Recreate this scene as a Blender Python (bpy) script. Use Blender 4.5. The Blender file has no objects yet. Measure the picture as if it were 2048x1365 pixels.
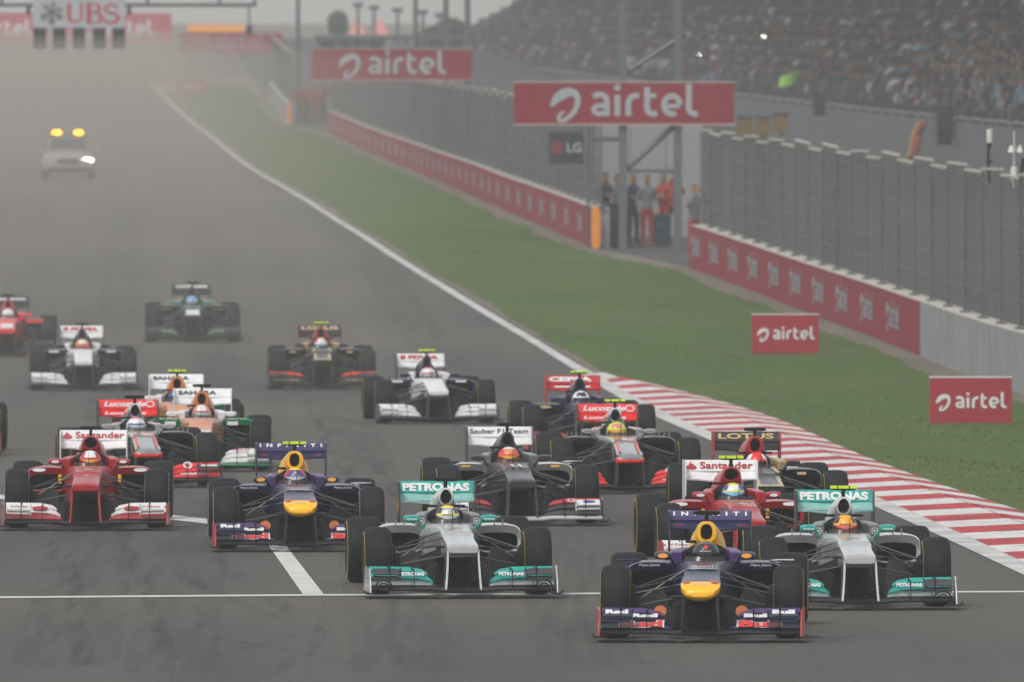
import bpy, bmesh, math, random
import numpy as np
from mathutils import Vector, Matrix

random.seed(7); rng = np.random.default_rng(7)
R = math.radians
scene = bpy.context.scene
COL = scene.collection

# ------------------------------------------------------------------ camera, sky, sun, exposure
FPX = 28444.0            # focal length in pixels of the 2048 px wide photograph (500 mm lens)
HORIZON = 40.0           # picture row of eye level
EYE = 5.5                # camera height over the track
cam_data = bpy.data.cameras.new('camera'); cam = bpy.data.objects.new('camera', cam_data); COL.objects.link(cam)
cam_data.sensor_width = 36.0; cam_data.lens = 36.0 * FPX / 2048
cam_data.clip_start = 1.0; cam_data.clip_end = 6000
cam.location = (0, 0, EYE)
cam.rotation_euler = (R(90) - math.atan((682.5 - HORIZON) / FPX), 0, 0)
cam_data.dof.use_dof = True; cam_data.dof.focus_distance = 136.0; cam_data.dof.aperture_fstop = 7.5
scene.camera = cam

SUN_EL, SUN_AZ = 58, 215
world = bpy.data.worlds.new('World'); scene.world = world; world.use_nodes = True
wn = world.node_tree.nodes; wl = world.node_tree.links
sky = wn.new('ShaderNodeTexSky'); sky.sky_type = 'NISHITA'; sky.sun_disc = False
sky.sun_elevation = R(SUN_EL); sky.sun_rotation = R(SUN_AZ); sky.dust_density = 1.1; sky.air_density = 1.0; sky.ozone_density = 1.0
hs = wn.new('ShaderNodeHueSaturation'); hs.inputs['Saturation'].default_value = 0.22
wt = wn.new('ShaderNodeVectorMath'); wt.operation = 'MULTIPLY'; wt.inputs[1].default_value = (1.02, 1.0, .965)   # smoggy warm air
wl.new(sky.outputs[0], hs.inputs['Color']); wl.new(hs.outputs[0], wt.inputs[0]); wl.new(wt.outputs[0], wn['Background'].inputs['Color'])
wn['Background'].inputs['Strength'].default_value = 0.15
sun_d = bpy.data.lights.new('sun', 'SUN'); sun_d.energy = 1.5; sun_d.angle = R(14); sun_d.color = (1.0, 0.955, 0.89)
sun = bpy.data.objects.new('sun', sun_d); COL.objects.link(sun)
az = R(SUN_AZ); sd = Vector((math.sin(az) * math.cos(R(SUN_EL)), math.cos(az) * math.cos(R(SUN_EL)), math.sin(R(SUN_EL))))
sun.rotation_euler = sd.to_track_quat('Z', 'Y').to_euler(); sun.location = (0, 0, 60)
vs = scene.view_settings
vs.view_transform = 'Standard'; vs.look = 'None'; vs.gamma = 1.0; vs.exposure = 0.33; vs.use_curve_mapping = False
HAZE_DENSITY = 0.00055; HAZE_COLOR = (0.745, 0.76, 0.765)
cy = scene.cycles
cy.use_denoising = True; cy.max_bounces = 8; cy.diffuse_bounces = 3; cy.glossy_bounces = 3; cy.transparent_max_bounces = 12
cy.volume_bounces = 2; cy.sample_clamp_indirect = 8

# ------------------------------------------------------------------ materials
MATS = {}
def srgb(h):
    c = [int(h[i:i+2], 16) / 255 for i in (0, 2, 4)]
    return tuple(x / 12.92 if x < .04045 else ((x + .055) / 1.055) ** 2.4 for x in c)
def mat(name, col, rough=.5, metal=0., coat=0., var=.12, scale=9., bump=0., spec=.5, alpha=None):
    if name in MATS: return MATS[name]
    m = bpy.data.materials.new(name); m.use_nodes = True; nt = m.node_tree; n = nt.nodes; l = nt.links
    b = n['Principled BSDF']; b.inputs['Roughness'].default_value = rough; b.inputs['Metallic'].default_value = metal
    b.inputs['Coat Weight'].default_value = coat; b.inputs['Coat Roughness'].default_value = .08
    b.inputs['Specular IOR Level'].default_value = spec
    tc = n.new('ShaderNodeTexCoord'); nz = n.new('ShaderNodeTexNoise'); nz.inputs['Scale'].default_value = scale
    nz.inputs['Detail'].default_value = 4; l.new(tc.outputs['Object'], nz.inputs['Vector'])
    mr = n.new('ShaderNodeMapRange'); mr.inputs['From Min'].default_value = .3; mr.inputs['From Max'].default_value = .7
    mr.inputs['To Min'].default_value = 1 - var; mr.inputs['To Max'].default_value = 1 + var
    l.new(nz.outputs['Fac'], mr.inputs['Value'])
    vm = n.new('ShaderNodeVectorMath'); vm.operation = 'SCALE'; vm.inputs[0].default_value = col[:3]
    l.new(mr.outputs['Result'], vm.inputs['Scale']); l.new(vm.outputs['Vector'], b.inputs['Base Color'])
    if bump:
        bp = n.new('ShaderNodeBump'); bp.inputs['Strength'].default_value = bump; bp.inputs['Distance'].default_value = .02
        l.new(nz.outputs['Fac'], bp.inputs['Height']); l.new(bp.outputs['Normal'], b.inputs['Normal'])
    if alpha is not None: b.inputs['Alpha'].default_value = alpha
    MATS[name] = m
    return m
def paint(name, col, metal=0., rough=.36): return mat('paint_' + name, col, rough, metal, .22, .06, 14, spec=.4)
def emit(name, col, s):
    m = bpy.data.materials.new(name); m.use_nodes = True; b = m.node_tree.nodes['Principled BSDF']
    b.inputs['Base Color'].default_value = (*col, 1); b.inputs['Emission Color'].default_value = (*col, 1); b.inputs['Emission Strength'].default_value = s
    return m

# ------------------------------------------------------------------ ground profile and picture-to-ground helper (used only to survey positions)
_GY = np.array([0, 130, 165, 200, 235, 275, 330, 420, 550, 680, 800, 950, 1200, 1700.])
_GZ = np.array([0, 0, -.12, -.42, -.68, -.5, -.18, 0, 0, .7, 1.9, 3.3, 4.2, 5.2])
_GM = np.gradient(_GZ, _GY)
def gz(y):
    y = float(min(max(y, 0.), 1699.)); i = int(np.searchsorted(_GY, y, side='right') - 1); i = min(i, len(_GY) - 2)
    h = _GY[i+1] - _GY[i]; t = (y - _GY[i]) / h
    return float((2*t**3-3*t*t+1)*_GZ[i] + (t**3-2*t*t+t)*h*_GM[i] + (-2*t**3+3*t*t)*_GZ[i+1] + (t**3-t*t)*h*_GM[i+1])
def gslope(y): return (gz(y + 2) - gz(y - 2)) / 4
def ground_at(u, v):
    lo, hi = 20., 1690.
    f = lambda y: HORIZON + FPX * (EYE - gz(y)) / y - v
    for _ in range(60):
        mid = (lo + hi) / 2
        if f(mid) > 0: lo = mid
        else: hi = mid
    y = (lo + hi) / 2
    return Vector(((u - 1024) * y / FPX, y, gz(y)))
def spot(u, v, d):                    # point seen at (u, v) at distance d
    return Vector(((u - 1024) * d / FPX, d, EYE - (v - HORIZON) * d / FPX))
def uv_of(p): return (1024 + FPX * p[0] / p[1], HORIZON + FPX * (EYE - p[2]) / p[1])

# ------------------------------------------------------------------ mesh helpers
class MB:
    def __init__(s): s.v = []; s.f = []; s.m = []
    def add(s, vs_, fs, mi=0):
        o = len(s.v); s.v += [tuple(p) for p in vs_]; s.f += [tuple(i + o for i in f) for f in fs]; s.m += [mi] * len(fs); return s
    def box(s, x0, x1, y0, y1, z0, z1, mi=0):
        v = [(x, y, z) for z in (z0, z1) for y in (y0, y1) for x in (x0, x1)]
        return s.add(v, [(0,2,3,1),(4,5,7,6),(0,1,5,4),(2,6,7,3),(0,4,6,2),(1,3,7,5)], mi)
    def loft(s, rings, cap0=True, cap1=True, closed=True, mi=0):
        n = len(rings[0]); v = [p for r in rings for p in r]; f = []
        for k in range(len(rings) - 1):
            for i in range(n if closed else n - 1):
                j = (i + 1) % n; f.append((k*n+i, k*n+j, (k+1)*n+j, (k+1)*n+i))
        if closed and cap0: f.append(tuple(range(n - 1, -1, -1)))
        if closed and cap1: f.append(tuple(range((len(rings)-1)*n, len(rings)*n)))
        return s.add(v, f, mi)
    def tube(s, path, rads, n=8, flat=1.0, mi=0):
        path = [Vector(p) for p in path]
        if not isinstance(rads, (list, tuple)): rads = [rads] * len(path)
        rings = []
        for i, p in enumerate(path):
            t = (path[min(i+1, len(path)-1)] - path[max(i-1, 0)]).normalized()
            a = t.cross(Vector((0, 0, 1)) if abs(t.z) < .9 else Vector((0, 1, 0))).normalized(); b = a.cross(t).normalized()
            rings.append([tuple(p + a * math.cos(q) * rads[i] + b * math.sin(q) * rads[i] * flat) for q in [2*math.pi*k/n for k in range(n)]])
        return s.loft(rings, mi=mi)
    def lathe_x(s, prof, n=28, x=0, y=0, z=0, mi=0, closed_prof=False):   # prof: (radius, x)
        rings = [[(x + px, y + r * math.cos(2*math.pi*k/n), z + r * math.sin(2*math.pi*k/n)) for k in range(n)] for r, px in prof]
        if closed_prof: rings.append(rings[0])
        return s.loft(rings, cap0=not closed_prof, cap1=not closed_prof, mi=mi)
    def extrude(s, pts, fn, t0, t1, mi=0):     # fn(a, b, t) -> xyz
        n = len(pts); v = [fn(a, b, t0) for a, b in pts] + [fn(a, b, t1) for a, b in pts]
        f = [tuple(range(n - 1, -1, -1)), tuple(range(n, 2*n))] + [(i, (i+1) % n, n + (i+1) % n, n + i) for i in range(n)]
        return s.add(v, f, mi)
    def mirror_x(s):
        m = MB(); m.v = [(-x, y, z) for x, y, z in s.v]; m.f = [tuple(reversed(f)) for f in s.f]; m.m = list(s.m); return m
    def mesh(s, name, smooth=None, bevel=0):
        me = bpy.data.meshes.new(name); me.from_pydata(s.v, [], s.f)
        nm = (max(s.m) + 1) if s.m else 1
        for _ in range(nm): me.materials.append(None)
        if nm > 1: me.polygons.foreach_set('material_index', s.m)
        bm = bmesh.new(); bm.from_mesh(me)
        bmesh.ops.recalc_face_normals(bm, faces=bm.faces)
        if bevel: bmesh.ops.bevel(bm, geom=bm.edges[:], offset=bevel, segments=2, affect='EDGES', profile=.6)
        bm.to_mesh(me); bm.free()
        if smooth is not None:
            me.polygons.foreach_set('use_smooth', [True] * len(me.polygons)); me.set_sharp_from_angle(angle=R(smooth))
        me.update(); return me
def ob(name, me, mats, parent=None, loc=None, rot=None):
    if isinstance(me, MB): me = me.mesh(name)
    o = bpy.data.objects.new(name, me); COL.objects.link(o)
    if mats is not None:
        if not isinstance(mats, (list, tuple)): mats = [mats]
        for i, sl in enumerate(o.material_slots):
            sl.link = 'OBJECT'; sl.material = mats[min(i, len(mats) - 1)]
    if parent: o.parent = parent
    if loc is not None: o.location = loc
    if rot is not None: o.rotation_euler = rot
    return o
def tag(o, label=None, cat=None, group=None, kind=None):
    if label: o['label'] = label
    if cat: o['category'] = cat
    if group: o['group'] = group
    if kind: o['kind'] = kind
    return o
def empty(name, loc=(0, 0, 0), rot=None):
    o = bpy.data.objects.new(name, None); COL.objects.link(o); o.location = loc; o.empty_display_size = .2
    if rot is not None: o.rotation_euler = rot
    return o
def sell(cx, cz, hw, hh, y, n=20, e=2.6, e2=None):    # superellipse ring in the x-z plane
    out = []
    for k in range(n):
        a = 2*math.pi*k/n; c, s_ = math.cos(a), math.sin(a)
        out.append((cx + hw*math.copysign(abs(c)**(2/e), c), y, cz + hh*math.copysign(abs(s_)**(2/(e2 or e)), s_)))
    return out

# ------------------------------------------------------------------ lettering
_TXT = {}
def text_geo(s, bold=0.0, shear=0.0):
    k = (s, bold, shear)
    if k in _TXT: return _TXT[k]
    c = bpy.data.curves.new('t', 'FONT'); c.body = s; c.size = 1; c.resolution_u = 3; c.offset = bold; c.shear = shear; c.fill_mode = 'FRONT'
    o = bpy.data.objects.new('t', c); COL.objects.link(o)
    dg = bpy.context.evaluated_depsgraph_get(); me = bpy.data.meshes.new_from_object(o.evaluated_get(dg))
    v = np.array([tuple(p.co) for p in me.vertices]); f = [tuple(p.vertices) for p in me.polygons]
    bpy.data.objects.remove(o); bpy.data.curves.remove(c); bpy.data.meshes.remove(me)
    mn, mx = v.min(0), v.max(0); v = (v - mn); v[:, 0] /= (mx - mn)[0]; v[:, 1] /= (mx - mn)[1]
    _TXT[k] = (v[:, :2], f); return _TXT[k]
def stroke(pts, w):
    """outline strip for a pen path; w scalar or list"""
    pts = [Vector(p) for p in pts]; n = len(pts)
    if not isinstance(w, (list, tuple)): w = [w] * n
    v = []; f = []
    for i, p in enumerate(pts):
        t = (pts[min(i+1, n-1)] - pts[max(i-1, 0)]).normalized(); q = Vector((-t.y, t.x)) * w[i] / 2
        v += [tuple(p + q), tuple(p - q)]
    for i in range(n - 1): f.append((2*i, 2*i+1, 2*i+3, 2*i+2))
    return v, f
def arc(cx, cy_, rx, ry, a0, a1, n=12): return [(cx + rx*math.cos(R(a0+(a1-a0)*i/n)), cy_ + ry*math.sin(R(a0+(a1-a0)*i/n))) for i in range(n+1)]
def glyphs(parts):
    v = []; f = []; z = []
    for q, (pv, pf) in enumerate(parts):
        o = len(v); v += list(pv); f += [tuple(i + o for i in x) for x in pf]; z += [q] * len(pv)
    v = np.array(v, float); mn, mx = v.min(0), v.max(0); asp = (mx[0]-mn[0]) / (mx[1]-mn[1])
    v = (v - mn) / (mx - mn); return (v, f, asp, np.array(z))
def swoosh_word(logo=True, word=True):
    W = .27; P = []
    x = 0
    if logo:
        path = [(-.05,.42),(.06,.62),(.25,.85),(.52,1.02),(.8,1.08),(1.0,1.0),(1.1,.8),(1.08,.5),(.95,.2),(.72,-.05),(.48,-.2),(.3,-.2),(.27,-.02),(.4,.14),(.55,.2)]
        wd = [.1,.3,.44,.46,.4,.32,.27,.25,.24,.22,.2,.22,.2,.15,.06]
        P.append(stroke([(a*1.05, b*1.05) for a, b in path], wd)); x = 1.75
    if word:
        P.append(stroke([(x+.1,.93)] + [(x+.3,1.0)] + arc(x+.42,.72,.3,.28,90,0,6) + [(x+.72,0)], W))
        P.append(stroke(arc(x+.42,.3,.3,.2,0,360,16), .23)); x += 1.2
        P.append(stroke([(x,0),(x,1.0)], W)); P.append(stroke(arc(x,1.34,.08,.08,0,360,10), .17)); x += .5
        P.append(stroke([(x,0),(x,.6)] + arc(x+.34,.6,.34,.36,180,95,6) + [(x+.5,.96)], W)); x += .85
        P.append(stroke([(x,1.35),(x,.35)] + arc(x+.3,.35,.3,.25,180,270,6) + [(x+.46,.12)], W)); P.append(stroke([(x,.95),(x+.42,.95)], .22)); x += .78
        P.append(stroke([(x-.02,.47),(x+.7,.47)] , .2)); P.append(stroke(arc(x+.35,.52,.36,.42,0,300,18), W)); x += 1.12
        P.append(stroke([(x,1.5),(x,.35)] + arc(x+.28,.35,.28,.25,180,270,6) + [(x+.4,.1)], W))
    return glyphs(P)
_SW = {}
def swoosh(k):
    if k not in _SW: _SW[k] = swoosh_word(*k)
    return _SW[k]
def lay(geo, o, ex, eu, w, h, bend=0., depth=None):
    """put normalised flat lettering on a plane: o = centre, ex/eu = unit axes"""
    v, f = geo[0], geo[1]; zl = geo[3] if len(geo) > 3 else None
    o, ex, eu = Vector(o), Vector(ex).normalized(), Vector(eu).normalized(); nrm = ex.cross(eu)
    mb = MB(); out = []
    for i, (a, b) in enumerate(v):
        x = (a - .5) * w; y = (b - .5) * h
        p = o + ex * x + eu * y
        if bend: p = p - nrm * (bend - math.sqrt(max(bend*bend - x*x, 1e-9)))
        if zl is not None: p = p + nrm * (.0007 * zl[i])
        out.append(p)
    mb.add(out, f); return mb
_LM = {}
def letter(name, geo_key, key, o, ex, eu, w, h, m, parent, bold=.02, shear=0., bend=0.):
    k = (geo_key, key, bold, shear)
    if k not in _LM:
        g = swoosh(geo_key) if isinstance(geo_key, tuple) else text_geo(geo_key, bold, shear)
        me = bpy.data.meshes.new(name); mb = lay(g, o, ex, eu, w, h, bend); me.from_pydata(mb.v, [], mb.f); me.materials.append(None); _LM[k] = me
    return ob(name, _LM[k], m, parent)

# ------------------------------------------------------------------ surveyed edge lines (x as a function of distance y)
def survey(pts, lo=None, hi=None):
    q = sorted([tuple(ground_at(u, v)[:2]) for u, v in pts], key=lambda p: p[1])
    q = sorted([tuple(p)[::-1] for p in q]); ys = np.array([p[0] for p in q]); xs = np.array([p[1] for p in q])
    def f(y):
        if y < ys[0]: return float(xs[0] + (y - ys[0]) * (xs[1] - xs[0]) / (ys[1] - ys[0]))
        if y > ys[-1]: return float(xs[-1] + (y - ys[-1]) * (xs[-1] - xs[-2]) / (ys[-1] - ys[-2]))
        return float(np.interp(y, ys, xs))
    return f
_xl = survey([(300,170),(330,200),(420,275),(500,338),(660,437),(800,528),(930,607),(1060,685),(1190,763),(1286,822),(1426,886),(1758,1019),(2048,1152)])
_xo = survey([(1265,760),(1405,792),(1540,832),(1722,913),(1875,972),(2048,1027)])
_xw = survey([(2048,789),(1840,713),(1600,621),(1380,537),(1185,497),(1000,418),(820,338),(655,265),(575,250),(500,152)])
def smooth(f, w=9): return lambda y: sum(f(y + k * w) for k in (-1.5, -1, -.5, 0, .5, 1, 1.5)) / 7
XL = smooth(_xl); XO = smooth(_xo, 5); XW = _xw
Y_END = ground_at(300, 168).y
KERB0, KERB1 = ground_at(1200, 757).y, 112.0

def grid_sheet(name, fl, fr, y0, y1, dz, m, step=6., nx=1, zf=None):
    ny = max(2, int((y1 - y0) / step) + 1); mb = MB(); v = []; f = []
    for i in range(ny):
        y = y0 + (y1 - y0) * i / (ny - 1); a, b = fl(y), fr(y)
        for j in range(nx + 1):
            t = j / nx; v.append((a + (b - a) * t, y, gz(y) + dz + (zf(t, y) if zf else 0)))
    for i in range(ny - 1):
        for j in range(nx):
            k = i * (nx + 1) + j; f.append((k, k + 1, k + nx + 2, k + nx + 1))
    mb.add(v, f); return ob(name, mb.mesh(name, 60), m)

def ground_mat(name, c1, c2, s1, s2, rough=.9, bump=.0, stretch=(1, 1, 1), c3=None, thr=(.45, .6), fine=40, finevar=.15):
    m = bpy.data.materials.new(name); m.use_nodes = True; nt = m.node_tree; n = nt.nodes; l = nt.links; b = n['Principled BSDF']
    b.inputs['Roughness'].default_value = rough; b.inputs['Specular IOR Level'].default_value = .25
    g = n.new('ShaderNodeNewGeometry'); mp = n.new('ShaderNodeMapping'); mp.inputs['Scale'].default_value = stretch; l.new(g.outputs['Position'], mp.inputs['Vector'])
    a = n.new('ShaderNodeTexNoise'); a.inputs['Scale'].default_value = s1; a.inputs['Detail'].default_value = 5; l.new(mp.outputs[0], a.inputs['Vector'])
    c = n.new('ShaderNodeTexNoise'); c.inputs['Scale'].default_value = s2; c.inputs['Detail'].default_value = 6; l.new(g.outputs['Position'], c.inputs['Vector'])
    fn = n.new('ShaderNodeTexNoise'); fn.inputs['Scale'].default_value = fine; fn.inputs['Detail'].default_value = 3; l.new(g.outputs['Position'], fn.inputs['Vector'])
    r = n.new('ShaderNodeMapRange'); r.inputs['From Min'].default_value = .35; r.inputs['From Max'].default_value = .65; l.new(a.outputs['Fac'], r.inputs['Value'])
    mx = n.new('ShaderNodeMix'); mx.data_type = 'RGBA'; mx.inputs['A'].default_value = (*c1, 1); mx.inputs['B'].default_value = (*c2, 1); l.new(r.outputs[0], mx.inputs['Factor'])
    out = mx.outputs['Result']
    if c3:
        r2 = n.new('ShaderNodeMapRange'); r2.inputs['From Min'].default_value = thr[0]; r2.inputs['From Max'].default_value = thr[1]; l.new(c.outputs['Fac'], r2.inputs['Value'])
        m2 = n.new('ShaderNodeMix'); m2.data_type = 'RGBA'; m2.inputs['B'].default_value = (*c3, 1); l.new(out, m2.inputs['A']); l.new(r2.outputs[0], m2.inputs['Factor']); out = m2.outputs['Result']
    r3 = n.new('ShaderNodeMapRange'); r3.inputs['From Min'].default_value = .3; r3.inputs['From Max'].default_value = .7; r3.inputs['To Min'].default_value = 1 - finevar; r3.inputs['To Max'].default_value = 1 + finevar
    l.new(fn.outputs['Fac'], r3.inputs['Value'])
    sc = n.new('ShaderNodeVectorMath'); sc.operation = 'SCALE'; l.new(out, sc.inputs[0]); l.new(r3.outputs[0], sc.inputs['Scale']); l.new(sc.outputs[0], b.inputs['Base Color'])
    if bump:
        bp = n.new('ShaderNodeBump'); bp.inputs['Strength'].default_value = bump; bp.inputs['Distance'].default_value = .03; l.new(fn.outputs['Fac'], bp.inputs['Height']); l.new(bp.outputs[0], b.inputs['Normal'])
    return m

M_TERRAIN = ground_mat('dry_earth', (.20, .175, .14), (.165, .145, .115), .02, .05, fine=.8)
M_ASPHALT = ground_mat('asphalt', (.058, .0562, .0530), (.084, .0795, .0725), .6, .035, stretch=(1.2, .03, 1), c3=(.098, .090, .078), thr=(.40, .66), fine=26, finevar=.22, bump=.35, rough=.85)
M_RUNOFF = ground_mat('run_off_asphalt', (.10, .094, .085), (.125, .115, .10), .05, .02, fine=2)
M_GRASS = ground_mat('grass_green', (.050, .092, .014), (.064, .106, .018), .35, .12, stretch=(1, .2, 1), c3=(.082, .104, .026), thr=(.45, .75), fine=11, finevar=.36, bump=1.0)
M_VERGE = ground_mat('dusty_verge', (.17, .15, .115), (.12, .108, .08), .8, .3, stretch=(1, .2, 1), fine=8)
M_LINE = mat('white_road_paint', (.52, .52, .50), .7, var=.14, scale=2.2)
M_EDGE = mat('worn_edge_paint', (.46, .46, .45), .75, var=.3, scale=1.2)
M_SERVICE = ground_mat('service_road', (.05, .052, .054), (.07, .068, .066), .1, .05, fine=3)

tag(grid_sheet('ground', lambda y: -220, lambda y: 220, -15, 1640, -.05, M_TERRAIN, 12, 4), kind='structure')
tag(grid_sheet('track', lambda y: -60, lambda y: XL(y) + .3, 20, Y_END, 0, M_ASPHALT, 4, 6), kind='structure')
tag(grid_sheet('run_off', lambda y: -150, lambda y: XL(Y_END) + .3 + (y - Y_END) * .12, Y_END, Y_END + 190, -.02, M_RUNOFF, 8, 4), kind='structure')
tag(grid_sheet('verge', lambda y: XL(y) + .27, lambda y: XL(y) + .62, KERB0 - 6, Y_END - 4, .006, M_VERGE, 4), kind='structure')
def grass_l(y):
    if y > KERB0 + 6: return XL(y) + .46 + .06 * math.sin(y * .11) + .03 * math.sin(y * .37)
    if y < KERB0 - 6: return XO(y)
    t = (KERB0 + 6 - y) / 12; return (XL(y) + .46) * (1 - t) + XO(y) * t
tag(grid_sheet('grass', grass_l, lambda y: XW(y) - .6 - .12 * math.sin(y * .21) - .06 * math.sin(y * .83), 60, Y_END - 1, .014, M_GRASS, 1.5, 10, zf=lambda t, y: .03 * math.sin(t * 9 + y * .31) * math.sin(math.pi * t)), kind='structure')
tag(grid_sheet('gravel_strip', lambda y: XW(y) - 1.0, lambda y: XW(y) + .1, 60, Y_END, -.006, M_VERGE, 3), kind='structure')
tag(grid_sheet('service_road', lambda y: XW(y) + .1, lambda y: XW(y) + 40, 60, 1150, -.01, M_SERVICE, 6, 3), kind='structure')

# short blades that roughen the near grass
def grass_blades():
    n = 60000; ys = 118 + 260 * rng.random(n) ** 1.5; t = rng.random(n); keep = rng.random(n) < .9
    gl = np.array([grass_l(y) for y in np.arange(110, 400, 1.)]); gr = np.array([XW(y) - .6 for y in np.arange(110, 400, 1.)]); gg = np.array([gz(y) for y in np.arange(110, 400, 1.)])
    ax = np.arange(110, 400, 1.); x = np.interp(ys, ax, gl) + (np.interp(ys, ax, gr) - np.interp(ys, ax, gl)) * t - .05 * (t < .03); z = np.interp(ys, ax, gg) + .008 + .03 * np.sin(t * 9 + ys * .31) * np.sin(np.pi * t)
    h = rng.uniform(.008, .028, n) * (1 + .5 * (np.sin(x * 1.3 + ys * .21) > .3)); a = rng.uniform(0, 6.28, n); w = rng.uniform(.006, .014, n); lx, ly = rng.normal(0, .02, n), rng.normal(0, .02, n)
    V = np.zeros((n, 3, 3), np.float32); V[:, 0] = np.stack([x - w*np.cos(a), ys - w*np.sin(a), z], 1); V[:, 1] = np.stack([x + w*np.cos(a), ys + w*np.sin(a), z], 1); V[:, 2] = np.stack([x + lx, ys + ly, z + h], 1)
    me = bpy.data.meshes.new('grass_blades'); me.vertices.add(n*3); me.vertices.foreach_set('co', V.ravel()); me.loops.add(n*3); me.loops.foreach_set('vertex_index', np.arange(n*3, dtype=np.int32))
    me.polygons.add(n); me.polygons.foreach_set('loop_start', np.arange(0, n*3, 3, dtype=np.int32)); me.polygons.foreach_set('loop_total', np.full(n, 3, np.int32)); me.update(calc_edges=True); me.materials.append(None)
    tag(ob('grass_blades', me, ground_mat('blade_green', (.075, .13, .020), (.10, .155, .030), 1.5, .3, c3=(.15, .165, .055), thr=(.5, .75), fine=30, finevar=.4)), 'short grass blades beside the kerb', 'grass', kind='stuff')
grass_blades()

# white edge line and the painted lines over the start area
tag(grid_sheet('edge_line', lambda y: XL(y), lambda y: XL(y) + (.28 if y < KERB0 else .28 - .07 * min(1, (y - KERB0) / 10)), 60, Y_END, .004 + .004, M_EDGE, 2), kind='structure')
def line_poly(name, pts, m=M_LINE, dz=.006):
    P = [ground_at(u, v) for u, v in pts]; mb = MB(); n = len(P) // 2
    mb.add([(p.x, p.y, p.z + dz) for p in P], [(i, i + 1, n * 2 - 2 - i, n * 2 - 1 - i) for i in range(n - 1)])
    return tag(ob(name, mb.mesh(name), m), kind='structure')
line_poly('start_line', [(-80,1195.6),(600,1190.6),(1200,1187.4),(1800,1184.6),(2100,1183.6),(2100,1186.6),(1800,1187.6),(1200,1190.4),(600,1193.8),(-80,1199)])
line_poly('grid_line', [(532,1086),(607,1193),(649,1193),(566,1086)], dz=.007)
line_poly('pit_exit_line', [(-60,984),(0,991),(120,1006),(335,1031),(420,1040),(620,1049),(780,1055),(860,1058),(860,1066),(780,1063),(620,1059),(420,1050),(335,1040),(120,1014),(0,999),(-60,992)], dz=.006)

# tyre marks laid on the asphalt
def mark_mat():
    m = bpy.data.materials.new('tyre_rubber_mark'); m.use_nodes = True; n = m.node_tree.nodes; l = m.node_tree.links; b = n['Principled BSDF']
    b.inputs['Base Color'].default_value = (.022, .022, .022, 1); b.inputs['Roughness'].default_value = .8
    g = n.new('ShaderNodeNewGeometry'); z = n.new('ShaderNodeTexNoise'); z.inputs['Scale'].default_value = 1.7; z.inputs['Detail'].default_value = 3; mp = n.new('ShaderNodeMapping'); mp.inputs['Scale'].default_value = (4, .12, 1); l.new(g.outputs['Position'], mp.inputs['Vector']); l.new(mp.outputs[0], z.inputs['Vector'])
    r = n.new('ShaderNodeMapRange'); r.inputs['From Min'].default_value = .38; r.inputs['From Max'].default_value = .72; r.inputs['To Max'].default_value = .2; l.new(z.outputs['Fac'], r.inputs['Value']); l.new(r.outputs[0], b.inputs['Alpha'])
    return m
M_MARK = mark_mat(); rm = random.Random(5)
mark_paths = [[(500,1365),(590,1320),(640,1270),(665,1200)], [(80,1270),(300,1262),(560,1300),(700,1330)], [(230,1085),(300,1130),(420,1180),(520,1225),(640,1260)],
              [(60,1060),(130,1130),(150,1220),(170,1340)], [(760,1340),(900,1290),(1080,1270),(1180,1260)], [(420,1110),(470,1150),(560,1210),(600,1240)], [(1640,1290),(1750,1265),(1900,1262),(2060,1275)],
              [(180,930),(260,1100),(330,1290),(360,1370)], [(1150,1340),(1400,1322),(1700,1335),(2050,1320)], [(700,880),(760,940),(800,1000)], [(560,700),(640,850),(700,960)], [(300,1345),(520,1290),(720,1240)]]
LANES = [[(640,420),(770,560),(900,760),(1050,1000),(1200,1370)], [(400,420),(430,600),(420,850),(380,1100),(330,1370)], [(520,420),(600,600),(690,850),(760,1100),(820,1370)], [(250,420),(240,700),(200,1000),(120,1370)]]
for pts in mark_paths + LANES:
    P = [ground_at(u, v) for u, v in pts]; Q = []
    for i in range(len(P) - 1):
        p0, p1, p2, p3 = P[max(i-1, 0)], P[i], P[i+1], P[min(i+2, len(P)-1)]
        for k in range(8):
            t = k / 8; Q.append(.5 * ((2*p1) + (p2-p0)*t + (2*p0-5*p1+4*p2-p3)*t*t + (3*p1-p0-3*p2+p3)*t**3))
    mb = MB(); w = rm.uniform(.1, .2) if pts not in LANES else rm.uniform(.7, 1.1); v = []
    for i, p in enumerate(Q):
        ww = w * (.5 + .5 * math.sin(math.pi * min(1, i / 4) / 2)); v += [(p.x - ww/2, p.y, gz(p.y) + (.0045 if w < .5 else .0025)), (p.x + ww/2, p.y, gz(p.y) + (.0045 if w < .5 else .0025))]
    mb.add(v, [(2*i, 2*i+1, 2*i+3, 2*i+2) for i in range(len(Q) - 1)])
    tag(ob('tyre_mark', mb.mesh('tyre_mark'), M_MARK), kind='structure')

def kerb_mat(name, col):
    m = ground_mat(name, col, tuple(x * .86 for x in col), 2.5, 1.1, rough=.6, bump=.35, stretch=(1, .25, 1), c3=tuple(x * .4 + .012 for x in col), thr=(.52, .74), fine=14, finevar=.12)
    return m
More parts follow.
